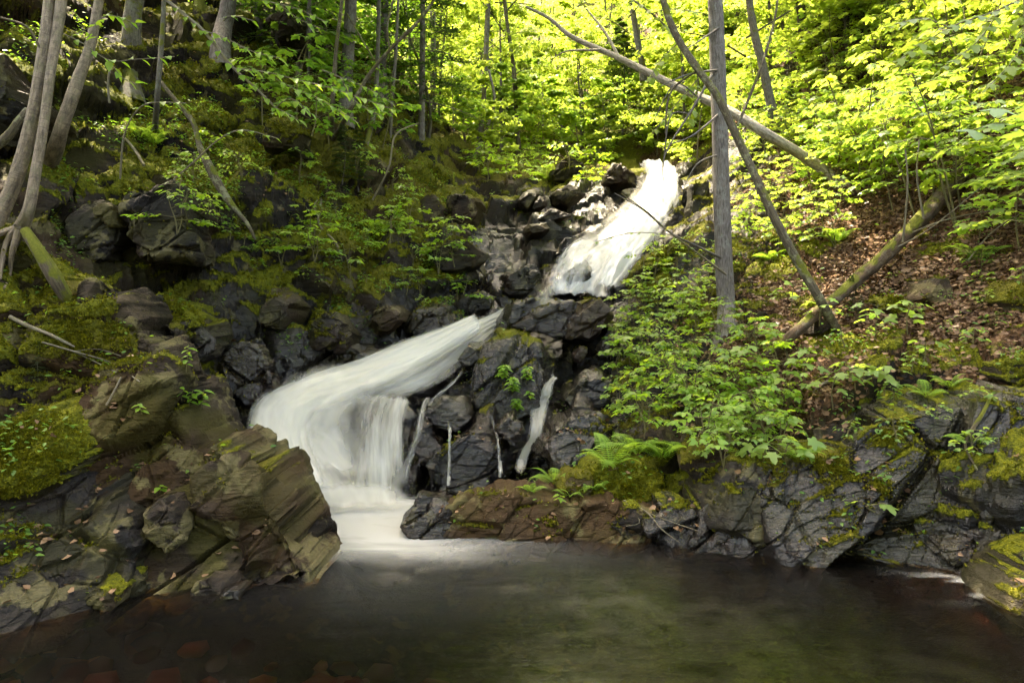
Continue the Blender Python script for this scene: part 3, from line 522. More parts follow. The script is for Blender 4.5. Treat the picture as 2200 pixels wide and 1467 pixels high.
# ------------------------------------------------------------------ water
def mat_pool():
    m, t = nt('pool_water'); out = N(t, 'OutputMaterial')
    pos = geo_pos(t); mp = N(t, 'Mapping'); mp.inputs['Scale'].default_value = (.55, 2.0, 1); mp.inputs['Rotation'].default_value = (0, 0, -.18); L(t, pos, mp.inputs[0])
    n = noise(t, mp.outputs[0], 3.0, 5, .55, .6); n2 = noise(t, mp.outputs[0], 14, 3, .6, .3)
    bp = N(t, 'Bump', Strength=.13, Distance=.04); L(t, math_(t, 'ADD', n.outputs[0], math_(t, 'MULTIPLY', n2.outputs[0], .25)), bp.inputs['Height'])
    g = N(t, 'BsdfGlossy', Roughness=.20); g.inputs[0].default_value = (1, 1, 1, 1); L(t, bp.outputs[0], g.inputs['Normal'])
    tr = N(t, 'BsdfTransparent'); tr.inputs[0].default_value = (.80, .62, .40, 1)
    df = N(t, 'BsdfDiffuse'); df.inputs[0].default_value = (.040, .030, .016, 1); mm = N(t, 'MixShader'); mm.inputs[0].default_value = .015; L(t, tr.outputs[0], mm.inputs[1]); L(t, df.outputs[0], mm.inputs[2])
    fr = N(t, 'Fresnel', IOR=1.33); L(t, bp.outputs[0], fr.inputs['Normal'])
    mx = N(t, 'MixShader'); L(t, math_(t, 'MULTIPLY', fr.outputs[0], .75), mx.inputs[0]); L(t, mm.outputs[0], mx.inputs[1]); L(t, g.outputs[0], mx.inputs[2])
    L(t, mx.outputs[0], out.inputs[0])
    va = N(t, 'VolumeAbsorption', Density=6.5); va.inputs[0].default_value = (.52, .28, .06, 1)
    L(t, va.outputs[0], out.inputs['Volume']); return m
pv = []; gx = np.linspace(-9, 9, 46); gy = np.linspace(-5.5, 6.4, 34)
XX, YY = np.meshgrid(gx, gy); top = np.stack([XX.ravel(), YY.ravel(), np.zeros(XX.size)], 1); bot = top.copy(); bot[:, 2] = -1.4
nX = len(gx); nY = len(gy); q = grid_faces(nX, nY)
ring = np.concatenate([np.arange(nX), np.arange(1, nY) * nX + nX - 1, (nY - 1) * nX + np.arange(nX - 2, -1, -1), np.arange(nY - 2, 0, -1) * nX])
rq = np.stack([ring, ring + len(top), np.roll(ring, -1) + len(top), np.roll(ring, -1)], 1)
me = new_mesh('pool_water', np.concatenate([top, bot]), [q, q[:, ::-1] + len(top), rq]); shade(me, False)
tag(link('pool_water', me, mat_pool()), 'dark tea coloured plunge pool at the foot of the falls', 'water', kind='structure')

def mat_veil(name, dens=1.0, streak=1.0, con=1.7, col=(.68, .67, .63), col0=(.60, .56, .46), amax=.95):
    m, t = nt(name); out = N(t, 'OutputMaterial')
    uv = t.nodes.new('ShaderNodeUVMap').outputs[0]
    mp = N(t, 'Mapping'); mp.inputs['Scale'].default_value = (10 * streak, 1.3, 1); L(t, uv, mp.inputs[0])
    n = noise(t, mp.outputs[0], 1.0, 5, .6, .25)
    mp2 = N(t, 'Mapping'); mp2.inputs['Scale'].default_value = (3.2, 1.1, 1); L(t, uv, mp2.inputs[0])
    n2 = noise(t, mp2.outputs[0], 1.0, 3, .5, .4)
    dn = attr(t, 'dens')
    s = math_(t, 'ADD', math_(t, 'MULTIPLY', n.outputs[0], .6), math_(t, 'MULTIPLY', n2.outputs[0], .6))
    a = math_(t, 'ADD', math_(t, 'MULTIPLY', math_(t, 'SUBTRACT', s, .60), con), math_(t, 'SUBTRACT', math_(t, 'MULTIPLY', dn, 1.75 * dens), .62), clamp=True)
    a = math_(t, 'MULTIPLY', a, math_(t, 'MINIMUM', math_(t, 'MULTIPLY', dn, 3.0), 1.0))
    a = math_(t, 'MINIMUM', a, amax)
    c = mixc(t, n2.outputs[0], col0, col)
    d = N(t, 'BsdfDiffuse'); L(t, c, d.inputs[0]); tl = N(t, 'BsdfTranslucent'); L(t, c, tl.inputs[0])
    mx = N(t, 'MixShader'); mx.inputs[0].default_value = .42; L(t, d.outputs[0], mx.inputs[1]); L(t, tl.outputs[0], mx.inputs[2])
    tr = N(t, 'BsdfTransparent'); mo = N(t, 'MixShader'); L(t, a, mo.inputs[0]); L(t, tr.outputs[0], mo.inputs[1]); L(t, mx.outputs[0], mo.inputs[2])
    L(t, mo.outputs[0], out.inputs[0]); return m
VEILU = mat_veil('bright_water', 1.0, .8, 2.4, (.72, .73, .74), (.62, .63, .63)); VEIL = mat_veil('white_water', 1.0, .8, 1.7, amax=.90); TRICK = mat_veil('trickle_water', .80, 1.6, 2.4, amax=.62)

def catmull(pts, n):
    pts = np.asarray(pts, float); k = len(pts); t = np.linspace(0, k - 1, n); i = np.minimum(t.astype(int), k - 2); f = (t - i)[:, None]
    p0 = pts[np.maximum(i - 1, 0)]; p1 = pts[i]; p2 = pts[i + 1]; p3 = pts[np.minimum(i + 2, k - 1)]
    return .5 * (2 * p1 + (p2 - p0) * f + (2 * p0 - 5 * p1 + 4 * p2 - p3) * f * f + (3 * p1 - p0 - 3 * p2 + p3) * f ** 3)

def uvmap(me, U):
    """per-vertex uv"""
    ul = me.uv_layers.new(name='UVMap'); li = np.empty(len(me.loops), np.int32); me.loops.foreach_get('vertex_index', li)
    ul.data.foreach_set('uv', np.asarray(U, np.float32)[li].ravel())

def veil(name, rows, label, cat, mat, lift=.06, nu=60, nv=120, dens=1.0, edge=.18, bulge=.12, ends=(.04, .06), cast=True, s=0, ulen=None, group=None, dfn=None, fold=.14):
    """rows: (lx,ly,lY, rx,ry,rY) across the flow, from the top down"""
    Lp = catmull([P(*r[0:3]) for r in rows], nv); Rp = catmull([P(*r[3:6]) for r in rows], nv)
    u = np.linspace(0, 1, nu)[None, :, None]
    V = Lp[:, None] * (1 - u) + Rp[:, None] * u
    flow = np.gradient(V, axis=0); across = (Rp - Lp)[:, None] + np.zeros_like(V)
    nn = np.cross(across, flow); nn /= np.maximum(np.linalg.norm(nn, axis=2, keepdims=True), 1e-6)
    tocam = np.array([0, 0, CAMH + 1.5]) - V; sg = np.sign((nn * tocam).sum(-1, keepdims=True)); nn *= sg
    V = V.reshape(-1, 3); nn = nn.reshape(-1, 3)
    U = np.stack(np.meshgrid(np.linspace(0, 1, nu), np.linspace(0, 1, nv)), -1).reshape(-1, 2)
    ln = ulen or np.linalg.norm(np.diff((Lp + Rp) / 2, axis=0), axis=1).sum(); wd = np.linalg.norm(Rp - Lp, axis=1).mean()
    st = fbm(np.stack([U[:, 0] * wd * 9 + s, U[:, 1] * ln * 1.3, np.full(len(U), s + .5)], 1), 4, 60 + s)
    V = V + nn * (lift + bulge * np.sin(np.pi * U[:, 0]) * .6 + fold * (st - .5))[:, None]
    e = sstep(0, edge, U[:, 0] + .10 * (st - .5)) * sstep(0, edge, 1 - U[:, 0] + .10 * (st - .5))
    e *= sstep(0, ends[0], U[:, 1]) * sstep(0, ends[1], 1 - U[:, 1])
    if dfn is not None: e = e * dfn(U[:, 0], U[:, 1])
    me = new_mesh(name, V, [grid_faces(nu, nv)]); shade(me)
    UV = U.copy(); UV[:, 0] *= wd / 1.2; UV[:, 1] *= ln / 1.2; uvmap(me, UV)
    vattr(me, 'dens', np.clip(e * dens, 0, 1))
    return tag(link(name, me, mat), label, cat, group, kind='structure')

upper = [(1350, 362, 15.0, 1462, 366, 15.0), (1362, 376, 14.2, 1466, 380, 14.2), (1366, 400, 13.5, 1474, 405, 13.5), (1345, 435, 12.8, 1476, 445, 12.7), (1305, 478, 12.0, 1466, 485, 11.9),
         (1240, 530, 11.0, 1440, 535, 11.0), (1180, 575, 10.3, 1395, 585, 10.3), (1160, 620, 9.8, 1350, 625, 9.8), (1150, 665, 9.4, 1335, 665, 9.4)]
veil('waterfall', upper, 'upper sunlit waterfall pouring down from the brink', 'waterfall', VEILU, dens=.95, s=1, edge=.36, bulge=.25, fold=.25)
veil('waterfall', [(1372, 385, 13.9, 1462, 388, 13.9), (1378, 420, 13.0, 1470, 425, 13.0), (1340, 480, 11.8, 1462, 480, 11.8), (1300, 540, 10.7, 1430, 540, 10.7), (1270, 600, 9.9, 1380, 600, 9.9), (1255, 660, 9.3, 1335, 660, 9.3)],
     'dense white core of the upper waterfall', 'waterfall', VEILU, dens=.95, s=9, edge=.42, bulge=.3, lift=.14, fold=.25)
lower = [(1075, 655, 8.9, 1115, 712, 8.6), (1030, 676, 8.6, 1085, 735, 8.3), (945, 700, 8.2, 1062, 775, 7.8), (845, 735, 7.75, 1000, 845, 7.2), (740, 780, 7.2, 940, 888, 6.75),
         (590, 808, 6.7, 915, 912, 6.5), (500, 868, 6.2, 898, 930, 6.38), (470, 948, 5.9, 900, 985, 6.22), (500, 1030, 5.6, 902, 1040, 6.05), (570, 1100, 5.3, 910, 1090, 5.85), (590, 1135, 5.1, 915, 1110, 5.7)]
veil('waterfall', lower, 'lower cascade curving round the outcrop into the pool', 'waterfall', VEIL, dens=.84, s=3, dfn=lambda u, v: 1 - .42 * sstep(.35, .80, u) * sstep(.32, .55, v) - .14 * sstep(.3, .7, u), nu=90, nv=140, edge=.40, bulge=.1, ends=(.02, .16))
veil('waterfall', [(1010, 690, 8.35, 1040, 740, 8.05), (880, 735, 7.7, 945, 820, 7.35), (740, 785, 7.15, 860, 885, 6.75), (600, 825, 6.5, 770, 915, 6.45), (500, 880, 6.05, 710, 950, 6.15), (480, 965, 5.65, 705, 1025, 5.8), (530, 1080, 5.25, 730, 1090, 5.45), (570, 1130, 5.05, 750, 1120, 5.25)],
     'dense cream core of the lower cascade against the outcrop', 'waterfall', VEIL, dens=1.0, s=5, nu=60, nv=120, edge=.42, bulge=.15, lift=.16, ends=(.04, .2))
veil('waterfall', [(1250, 520, 11.0, 1330, 528, 11.0), (1190, 565, 10.2, 1300, 572, 10.2), (1160, 605, 9.55, 1285, 612, 9.6), (1148, 632, 9.3, 1275, 640, 9.35), (1140, 670, 9.1, 1265, 672, 9.1)], 'side fan of the upper waterfall over the wet ledge', 'waterfall', mat_veil('fan_water', .8, 1.2, 2.6, (.72, .73, .74), (.62, .63, .63), .8), dens=.85, s=17, nu=60, nv=60, edge=.4, bulge=.1, lift=.28, ends=(.3, .15), fold=.15)
MIST = mat_veil('mist_water', .62, .35, 1.1, amax=.42)
veil('spray', [(760, 770, 7.15, 930, 870, 6.7), (590, 800, 6.5, 900, 900, 6.4), (480, 870, 5.95, 900, 940, 6.2), (470, 960, 5.7, 905, 1000, 6.05), (520, 1060, 5.4, 910, 1060, 5.85), (560, 1140, 5.05, 930, 1115, 5.6)], 'thin drifting spray over the lower cascade', 'spray', MIST, dens=.9, s=31, nu=60, nv=90, edge=.48, bulge=.12, lift=.2, ends=(.3, .25), fold=.2)
veil('spray', [(1340, 385, 13.6, 1480, 385, 13.6), (1300, 450, 12.4, 1490, 455, 12.4), (1210, 530, 10.8, 1455, 540, 10.8), (1135, 600, 9.7, 1380, 610, 9.7), (1120, 660, 9.2, 1340, 655, 9.2)], 'thin spray hanging over the upper waterfall', 'spray', MIST, dens=.9, s=33, nu=50, nv=70, edge=.45, bulge=.3, lift=.25, ends=(.2, .15), fold=.2)
veil('waterfall', [(770, 862, 6.65, 902, 872, 6.65), (735, 895, 6.35, 900, 905, 6.45), (715, 950, 6.05, 902, 950, 6.25), (705, 1020, 5.8, 905, 1020, 6.08), (690, 1090, 5.55, 912, 1085, 5.9), (680, 1120, 5.4, 918, 1105, 5.8)],
     'streaked curtain of water dropping over the lip of the lower cascade', 'waterfall', mat_veil('curtain_water', .80, 1.1, 2.6, amax=.85), dens=.82, s=13, nu=90, nv=80, edge=.36, bulge=.06, lift=.1, ends=(.12, .12), fold=.10)
veil('spray', [(560, 1010, 5.55, 940, 1020, 5.85), (555, 1060, 5.4, 945, 1062, 5.7), (560, 1100, 5.25, 950, 1095, 5.55), (575, 1150, 5.02, 955, 1135, 5.35)], 'soft churned mist where the lower cascade meets the pool', 'spray', mat_veil('base_mist', .75, .5, 1.0, amax=.6), dens=.95, s=41, nu=50, nv=40, edge=.35, bulge=.05, lift=.05, ends=(.45, .4), fold=.12)
def trickle(pts, w, label, dens=.8, s=0):
    pts = catmull(pts, 26); hs = [hit(x, y) for x, y, Y in pts]
    Ys = np.array([Y if h is None or abs(h[0][1] - Y) > 1.6 else h[0][1] for h, (x, y, Y) in zip(hs, pts)])
    Ys = np.minimum.accumulate(np.array([Ys[max(0, i - 1):i + 2].min() for i in range(26)]) + .0); Ys = np.convolve(np.pad(Ys, 1, 'edge'), [.25, .5, .25], 'valid'); pts = [(a[0], a[1], y_) for a, y_ in zip(pts, Ys)]
    rows = [(x - w_ / 2, y, Y, x + w_ / 2, y, Y) for (x, y, Y), w_ in zip(pts, np.interp(np.linspace(0, 1, len(pts)), np.linspace(0, 1, len(w)), w))]
    veil('trickle', rows, label, 'trickle', TRICK, lift=.06, nu=14, nv=100, dens=dens, edge=.4, bulge=.03, s=s, ends=(.2, .12))
trickle([(1172, 762, 7.0), (1184, 800, 6.7), (1190, 825, 6.5), (1170, 850, 6.3), (1158, 890, 6.1), (1152, 930, 5.9), (1128, 970, 5.75), (1118, 1010, 5.65), (1112, 1055, 5.5)], [20, 20, 36, 62, 58, 48, 44, 52], 'slanting trickle down the dark rock beside the ferns', .85, 21)
trickle([(1045, 742, 7.1), (1010, 775, 6.9), (985, 808, 6.75), (968, 826, 6.6), (940, 850, 6.4), (915, 880, 6.2), (902, 930, 6.0), (885, 975, 5.9), (872, 1020, 5.8), (866, 1085, 5.75)], [12, 14, 16, 22, 24, 28, 34, 40, 36], 'braided trickle edging the lower cascade', .66, 22)
trickle([(955, 880, 6.2), (966, 915, 6.0), (968, 960, 5.9), (966, 1020, 5.85), (964, 1065, 5.8)], [9, 11, 13, 14], 'thin thread of water off the smooth boulder', .7, 23)
trickle([(1052, 870, 6.3), (1060, 920, 6.0), (1070, 960, 5.9), (1075, 1010, 5.8), (1078, 1050, 5.75)], [10, 12, 12, 14], 'thread of water past the glossy flake', .66, 25)
trickle([(1195, 600, 9.5), (1185, 620, 9.4), (1172, 645, 9.3), (1160, 665, 9.2)], [60, 55, 60], 'splayed veil beside the islanded boulder', .62, 27)

# foam on the pool
def mat_foam():
    m, t = nt('pool_foam'); out = N(t, 'OutputMaterial'); pos = geo_pos(t)
    mp = N(t, 'Mapping'); mp.inputs['Scale'].default_value = (.9, 3.2, 1); mp.inputs['Rotation'].default_value = (0, 0, -.15); L(t, pos, mp.inputs[0])
    n = noise(t, mp.outputs[0], 1.8, 4, .55, .5)
    dn = attr(t, 'dens'); a = math_(t, 'MULTIPLY', dn, math_(t, 'ADD', math_(t, 'MULTIPLY', n.outputs[0], 1.3), .35), clamp=True)
    d = N(t, 'BsdfDiffuse'); d.inputs[0].default_value = (.34, .335, .31, 1); tr = N(t, 'BsdfTransparent')
    mo = N(t, 'MixShader'); L(t, math_(t, 'MINIMUM', a, .88), mo.inputs[0]); L(t, tr.outputs[0], mo.inputs[1]); L(t, d.outputs[0], mo.inputs[2]); L(t, mo.outputs[0], out.inputs[0]); return m
FOAM = mat_foam()
def foam(label, x0, x1, y0, y1, fn, name='foam', n=(90, 70), z=.006):
    a, b = np.meshgrid(np.linspace(x0, x1, n[0]), np.linspace(y0, y1, n[1])); q = np.stack([a.ravel(), b.ravel()], 1)
    d, h = fn(q[:, 0], q[:, 1]); V = np.stack([q[:, 0], q[:, 1], z + h], 1)
    me = new_mesh(name, V, [grid_faces(*n)]); shade(me); vattr(me, 'dens', np.clip(d, 0, 1)); tag(link(name, me, FOAM), label, 'foam', kind='stuff')
def f1(x, y):
    w = fbm(np.stack([x * 2, y * 4, x * 0], 1), 3, 5) - .5
    # tongue of foam running from the foot of the fall towards the pool
    cx = -1.05 + (5.5 - y) * .12 + .10 * w; halfw = .55 + (5.6 - y) * .28
    core = np.exp(-((x - cx) / halfw) ** 2 * 1.2) * sstep(4.15, 5.0, y + .25 * w + .12 * (x + 1)) * sstep(6.1, 5.7, y)
    return core ** 1.15 * 1.2 + .04 * np.exp(-((x + .7 - (5.2 - y) * .25) / (1.0 + (5.2 - y) * .3)) ** 2) * sstep(3.0, 4.7, y + .2 * w) * sstep(6.1, 5.7, y), .05 * np.exp(-(((x + 1.35) / .5) ** 2 + ((y - 5.5) / .25) ** 2)) * (.6 + .8 * (w + .5)) + .012 * w * core
foam('soft white foam spreading from the foot of the lower cascade', -2.6, 2.2, 2.9, 6.1, f1, n=(140, 100))
def f2(x, y):
    w = fbm(np.stack([x * 4, y * 9, x * 0], 1), 4, 15)
    return 1.3 * sstep(.52, .72, w) * np.exp(-(((x - 2.72) / .28) ** 2 + ((y - 3.95) / .17) ** 2)) * .8, 0 * x
foam('small froth where water bubbles past the right bank', 2.0, 3.3, 3.4, 4.4, f2, n=(60, 50))
def f3(x, y):
    w = fbm(np.stack([x * 1.2, y * 5 + x * 1.2, x * 0], 1), 4, 25)
    return .55 * sstep(.50, .75, w) * sstep(2.4, 3.4, y) * sstep(4.4, 4.0, y) * sstep(-1.2, -.6, x) * sstep(2.4, 1.5, x) * .28, 0 * x

# ------------------------------------------------------------------ plant building blocks
def nrm(a): return a / np.maximum(np.linalg.norm(a, axis=-1, keepdims=True), 1e-9)
def tube(pts, rad, ns=8, s=0, rough=.12, flare=0):
    pts = np.asarray(pts, float); n = len(pts); rad = np.asarray(rad, float)
    tg = nrm(np.gradient(pts, axis=0)); up = np.array([0., 0, 1.]) if abs(tg[0][2]) < .9 else np.array([1., 0, 0])
    x = nrm(np.cross(up, tg[0])); V = []; ln = np.concatenate([[0], np.cumsum(np.linalg.norm(np.diff(pts, axis=0), axis=1))])
    th = np.linspace(0, 2 * np.pi, ns + 1)
    for i in range(n):
        x = nrm(x - (x @ tg[i]) * tg[i]); y = np.cross(tg[i], x)
        V.append(pts[i] + rad[i] * (np.cos(th)[:, None] * x + np.sin(th)[:, None] * y))
    V = np.concatenate(V)
    if rough:
        nn = vnoise(np.stack([np.tile(np.cos(th) * 1.3, n), np.tile(np.sin(th) * 1.3, n), np.repeat(ln * 3, ns + 1)], 1) + s, s)
        ctr = np.repeat(pts, ns + 1, 0); V = ctr + (V - ctr) * (1 + rough * 2 * (nn - .5))[:, None]
    U = np.stack([np.tile(th / (2 * np.pi), n), np.repeat(ln, ns + 1)], 1)
    return V, grid_faces(ns + 1, n), U
def join(parts):
    V = []; Q = []; U = []; o = 0
    for v, q, u in parts: V.append(v); Q.append(q + o); U.append(u); o += len(v)
    return np.concatenate(V), np.concatenate(Q), np.concatenate(U)
def tube_mesh(name, parts):
    V, Q, U = join(parts); me = new_mesh(name, V, [Q]); shade(me); uvmap(me, U); return me
def curve(pts, n): return catmull(pts, n)

# leaf blades: x runs base to tip, unit length
def fan(outl, centre, zf):
    o = np.array(outl, float); o = np.concatenate([o, (o * [1, -1])[::-1]]); keep = [0]
    for i in range(1, len(o)):
        if np.linalg.norm(o[i] - o[keep[-1]]) > 1e-6: keep.append(i)
    if np.linalg.norm(o[keep[-1]] - o[0]) < 1e-6: keep.pop()
    o = o[keep]; v = np.concatenate([[centre], o]); n = len(o); k = np.arange(n)
    f = np.stack([np.zeros(n, int), 1 + k, 1 + (k + 1) % n], 1); return np.column_stack([v, [zf(x, y) for x, y in v]]), f
MAPLE = fan([(0, 0), (-.03, .30), (.17, .27), (.28, .56), (.42, .50), (.46, .22), (.74, .20), (1, 0)], (.3, 0), lambda x, y: -.25 * x * x - .35 * y * y + .05 * x)
OVATE = fan([(0, 0), (.22, .22), (.5, .27), (.78, .15), (1, 0)], (.5, 0), lambda x, y: -.22 * x * x + .30 * abs(y))
KITE = fan([(0, 0), (.18, .36), (.45, .42), (1, 0)], (.4, 0), lambda x, y: -.25 * x * x - .25 * abs(y))
DRY = fan([(0, 0), (.25, .34), (.6, .26), (1, 0)], (.45, 0), lambda x, y: .55 * y * y * 2 + .15 * x * (1 - x) * 2 + .3 * (x - .5) ** 2)
SIX = fan([(0, 0), (.3, .26), (.7, .2), (1, 0)], (.5, 0), lambda x, y: -.15 * x * x + .2 * abs(y))
def place_leaves(proto, pos, fwd, up, size):
    v, f = proto; x = nrm(fwd); z = nrm(up - (up * x).sum(1, keepdims=True) * x); y = np.cross(z, x)
    V = pos[:, None] + size[:, None, None] * (v[None, :, 0:1] * x[:, None] + v[None, :, 1:2] * y[:, None] + v[None, :, 2:3] * z[:, None])
    Fc = f[None] + (np.arange(len(pos)) * len(v))[:, None, None]
    return V.reshape(-1, 3), Fc.reshape(-1, f.shape[1])
def leaf_mesh(name, proto, pos, fwd, up, size, mat):
    V, Fc = place_leaves(proto, np.array(pos), np.array(fwd), np.array(up), np.array(size)); me = new_mesh(name, V, [Fc]); shade(me); me.materials.append(mat); return me
def leaf_single(name, proto, mat):
    me = new_mesh(name, proto[0], [proto[1]]); shade(me); me.materials.append(mat); return me

def gen_sapling(seed, H, nb, spread, leaf, pairs=4, lean=.15, stems=1, tilt=.25):
    """stem with layered side branches, leaves in opposite pairs held flat"""
    r = np.random.default_rng(seed); tubes = []; pos = []; fw = []; up = []; sz = []
    for st in range(stems):
        az0 = r.uniform(0, 6.28); ld = np.array([math.cos(az0), math.sin(az0), 0]) * lean * H * (1 if stems == 1 else 1.6)
        sp = curve([np.zeros(3) + ld * 0, ld * .25 + [r.normal(0, .03) * H, r.normal(0, .03) * H, H * .35], ld * .6 + [r.normal(0, .05) * H, r.normal(0, .05) * H, H * .7], ld + [0, 0, H]], 12)
        r0 = .006 + .0055 * H
        tubes.append(tube(sp, np.linspace(r0, r0 * .3, 12), 5, seed, .05))
        n = max(2, nb // stems)
        for b in range(n + 1):
            f = 1.0 if b == n else .28 + .70 * (b + r.uniform(-.3, .3)) / n; f = min(max(f, .15), 1)
            i = f * 11; p0 = sp[int(i)] * (1 - i % 1) + sp[min(11, int(i) + 1)] * (i % 1)
            az = b * 2.4 + r.uniform(-.5, .5); ln = spread * (1.15 - .65 * f) * r.uniform(.6, 1.15)
            if b == n: ln *= .7
            d = np.array([math.cos(az), math.sin(az), 0]); rise = r.uniform(.05, .4)
            bp = curve([p0, p0 + d * ln * .5 + [0, 0, ln * rise * .6], p0 + d * ln + [0, 0, ln * rise * .55 - .05 * ln]], 7)
            tubes.append(tube(bp, np.linspace(r0 * .45, r0 * .15, 7), 4, seed, 0))
            np_ = max(1, int(round(pairs * ln / spread + .5)))
            for k in range(np_):
                t = .35 + .65 * (k + 1) / np_; q = t * 6; c = bp[int(min(q, 5))] * (1 - q % 1 if q < 6 else 0) + bp[min(6, int(q) + 1)] * (q % 1 if q < 6 else 1)
                side = np.array([-d[1], d[0], 0])
                dirs = [d * .35 + side, d * .35 - side] + ([d] if k == np_ - 1 else [])
                for dv in dirs:
                    dv = dv / np.linalg.norm(dv); s_ = leaf * r.uniform(.6, 1.15)
                    pos.append(c + dv * leaf * .35 + [0, 0, r.normal(0, .01)]); fw.append(dv + [r.normal(0, .2), r.normal(0, .2), -r.uniform(.0, .45)])
                    up.append([r.normal(0, tilt), r.normal(0, tilt), 1]); sz.append(s_)
    return tubes, np.array(pos), np.array(fw), np.array(up), np.array(sz)

class Proto:
    def __init__(s, name, tubes, bark, leaves, lname='leaves', tname='stem'):
        s.tm = tube_mesh(name + '_' + tname, tubes); s.tm.materials.append(bark); s.lm = leaves; s.lname = lname; s.tname = tname
    def put(s, name, label, cat, loc, rz, sc, group=None, tilt=(0, 0)):
        o = thing(name, label, cat, loc, group, rz, sc); o.rotation_euler = (tilt[0], tilt[1], rz)
        link(s.tname, s.tm, None, o); l = link(s.lname, s.lm, None, o); l['kind'] = 'stuff'; return o

def make_sap(name, seed, H, nb, spread, leaf, proto, mat, bark=STEM, **k):
    t, p, f, u, z = gen_sapling(seed, H, nb, spread, leaf, **k); return Proto(name, t, bark, leaf_mesh(name + '_leaves', proto, p, f, u, z, mat))
SAP = [make_sap('maple_sapling', 300 + i, 1.0 + .12 * i, 13 + i, .55, .115, MAPLE, LEAFY if i % 2 else LEAF, pairs=5, stems=1 + i % 2, tilt=.38) for i in range(6)]
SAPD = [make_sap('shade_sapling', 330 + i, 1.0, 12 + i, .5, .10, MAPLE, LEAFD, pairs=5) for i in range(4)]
LOW = [make_sap('low_seedling', 350 + i, .42, 10, .36, .075, OVATE if i == 3 else MAPLE, LEAF if i % 2 else BEECH, pairs=4, stems=2, tilt=.35) for i in range(5)]
TINY = [make_sap('forest_seedling', 370 + i, .16, 6, .13, .05, OVATE if i % 2 else MAPLE, LEAFD if i % 2 else LEAF, pairs=2) for i in range(4)]

def gen_tree(seed, H, r0, nl, spread, nleaf, leaf, start=.3, bend=.1, droop=.2):
    r = np.random.default_rng(seed); b = np.array([r.normal(0, bend), r.normal(0, bend), 0]) * H
    sp = curve([[0, 0, -.2], b * .2 + [0, 0, H * .33], b * .6 + [0, 0, H * .66], b + [0, 0, H]], 18)
    trunk = [tube(sp, r0 * np.linspace(1.1, .15, 18), 9, seed, .12)]; limbs = []; pos = []; fw = []; up = []; sz = []
    per = nleaf // (nl * 7)
    for i in range(nl):
        f = start + (1 - start) * (i + r.uniform(0, .8)) / nl; f = min(f, .99); k = f * 17; p0 = sp[int(k)] * (1 - k % 1) + sp[min(17, int(k) + 1)] * (k % 1)
        az = i * 2.4 + r.uniform(-.4, .4); ln = spread * (1.1 - .65 * (f - start) / (1 - start)) * r.uniform(.65, 1.1); d = np.array([math.cos(az), math.sin(az), 0])
        rise = r.uniform(.1, .6)
        lp = curve([p0, p0 + d * ln * .5 + [r.normal(0, .06) * ln, r.normal(0, .06) * ln, ln * rise * .55], p0 + d * ln + [0, 0, ln * rise * .75 - droop * ln * .3]], 9)
        limbs.append(tube(lp, np.linspace(r0 * .33, r0 * .06, 9), 5, seed + i, .05))
        for j in range(7):
            t = r.uniform(.3, 1.0) * 8; c = lp[int(min(t, 7))]; a2 = az + r.choice((-1, 1)) * r.uniform(.4, 1.3); d2 = np.array([math.cos(a2), math.sin(a2), r.uniform(-.15, .2)]); l2 = ln * r.uniform(.2, .42)
            tp_ = curve([c, c + d2 * l2 * .5 + [0, 0, .04 * l2], c + d2 * l2 - [0, 0, droop * l2 * .5]], 4); limbs.append(tube(tp_, np.linspace(r0 * .07, r0 * .02, 4), 3, 0, 0))
            for m in range(per):
                q = r.uniform(.1, 1.05); pp = c + d2 * l2 * q + np.array([r.normal(0, .10), r.normal(0, .10), r.normal(0, .035)]) * spread * .6; a3 = r.uniform(0, 6.28)
                pos.append(pp); fw.append([math.cos(a3), math.sin(a3), -r.uniform(0, .5)]); up.append([r.normal(0, .3), r.normal(0, .3), 1]); sz.append(leaf * r.uniform(.6, 1.2))
    return trunk, limbs, pos, fw, up, sz
class TreeP:
    def __init__(s, name, seed, bark, mat, proto, **k):
        t, l, p, f, u, z = gen_tree(seed, **k)
        s.t = tube_mesh(name + '_trunk', t); s.t.materials.append(bark); s.l = tube_mesh(name + '_limbs', l); s.l.materials.append(bark); s.c = leaf_mesh(name + '_crown', proto, p, f, u, z, mat)
    def put(s, name, label, cat, loc, rz, sc, group=None, tilt=(0, 0)):
        o = thing(name, label, cat, loc, group, rz, sc); o.rotation_euler = (tilt[0], tilt[1], rz)
        link('trunk', s.t, None, o); l = link('limbs', s.l, None, o); l['kind'] = 'stuff'; c = link('crown', s.c, None, o); c['kind'] = 'stuff'; return o
BTREE = [TreeP('broadleaf', 400 + i, GREYB if i % 2 else LICHENB, LEAFY, KITE, H=6.5 + i * .5, r0=.075, nl=17, spread=2.1, nleaf=3600, leaf=.13, start=.12) for i in range(5)]
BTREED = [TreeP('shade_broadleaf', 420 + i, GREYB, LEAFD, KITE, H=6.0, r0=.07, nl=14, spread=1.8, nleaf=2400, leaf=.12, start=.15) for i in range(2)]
SHRUB = [TreeP('shrub', 440 + i, TWIG, LEAFY if i % 3 else LEAF, KITE, H=1.9, r0=.022, nl=13, spread=1.0, nleaf=1500, leaf=.10, start=.08) for i in range(4)]
BIGCROWN = TreeP('canopy', 460, GREYB, LEAF, KITE, H=10, r0=.15, nl=22, spread=4.2, nleaf=9000, leaf=.19, start=.35)

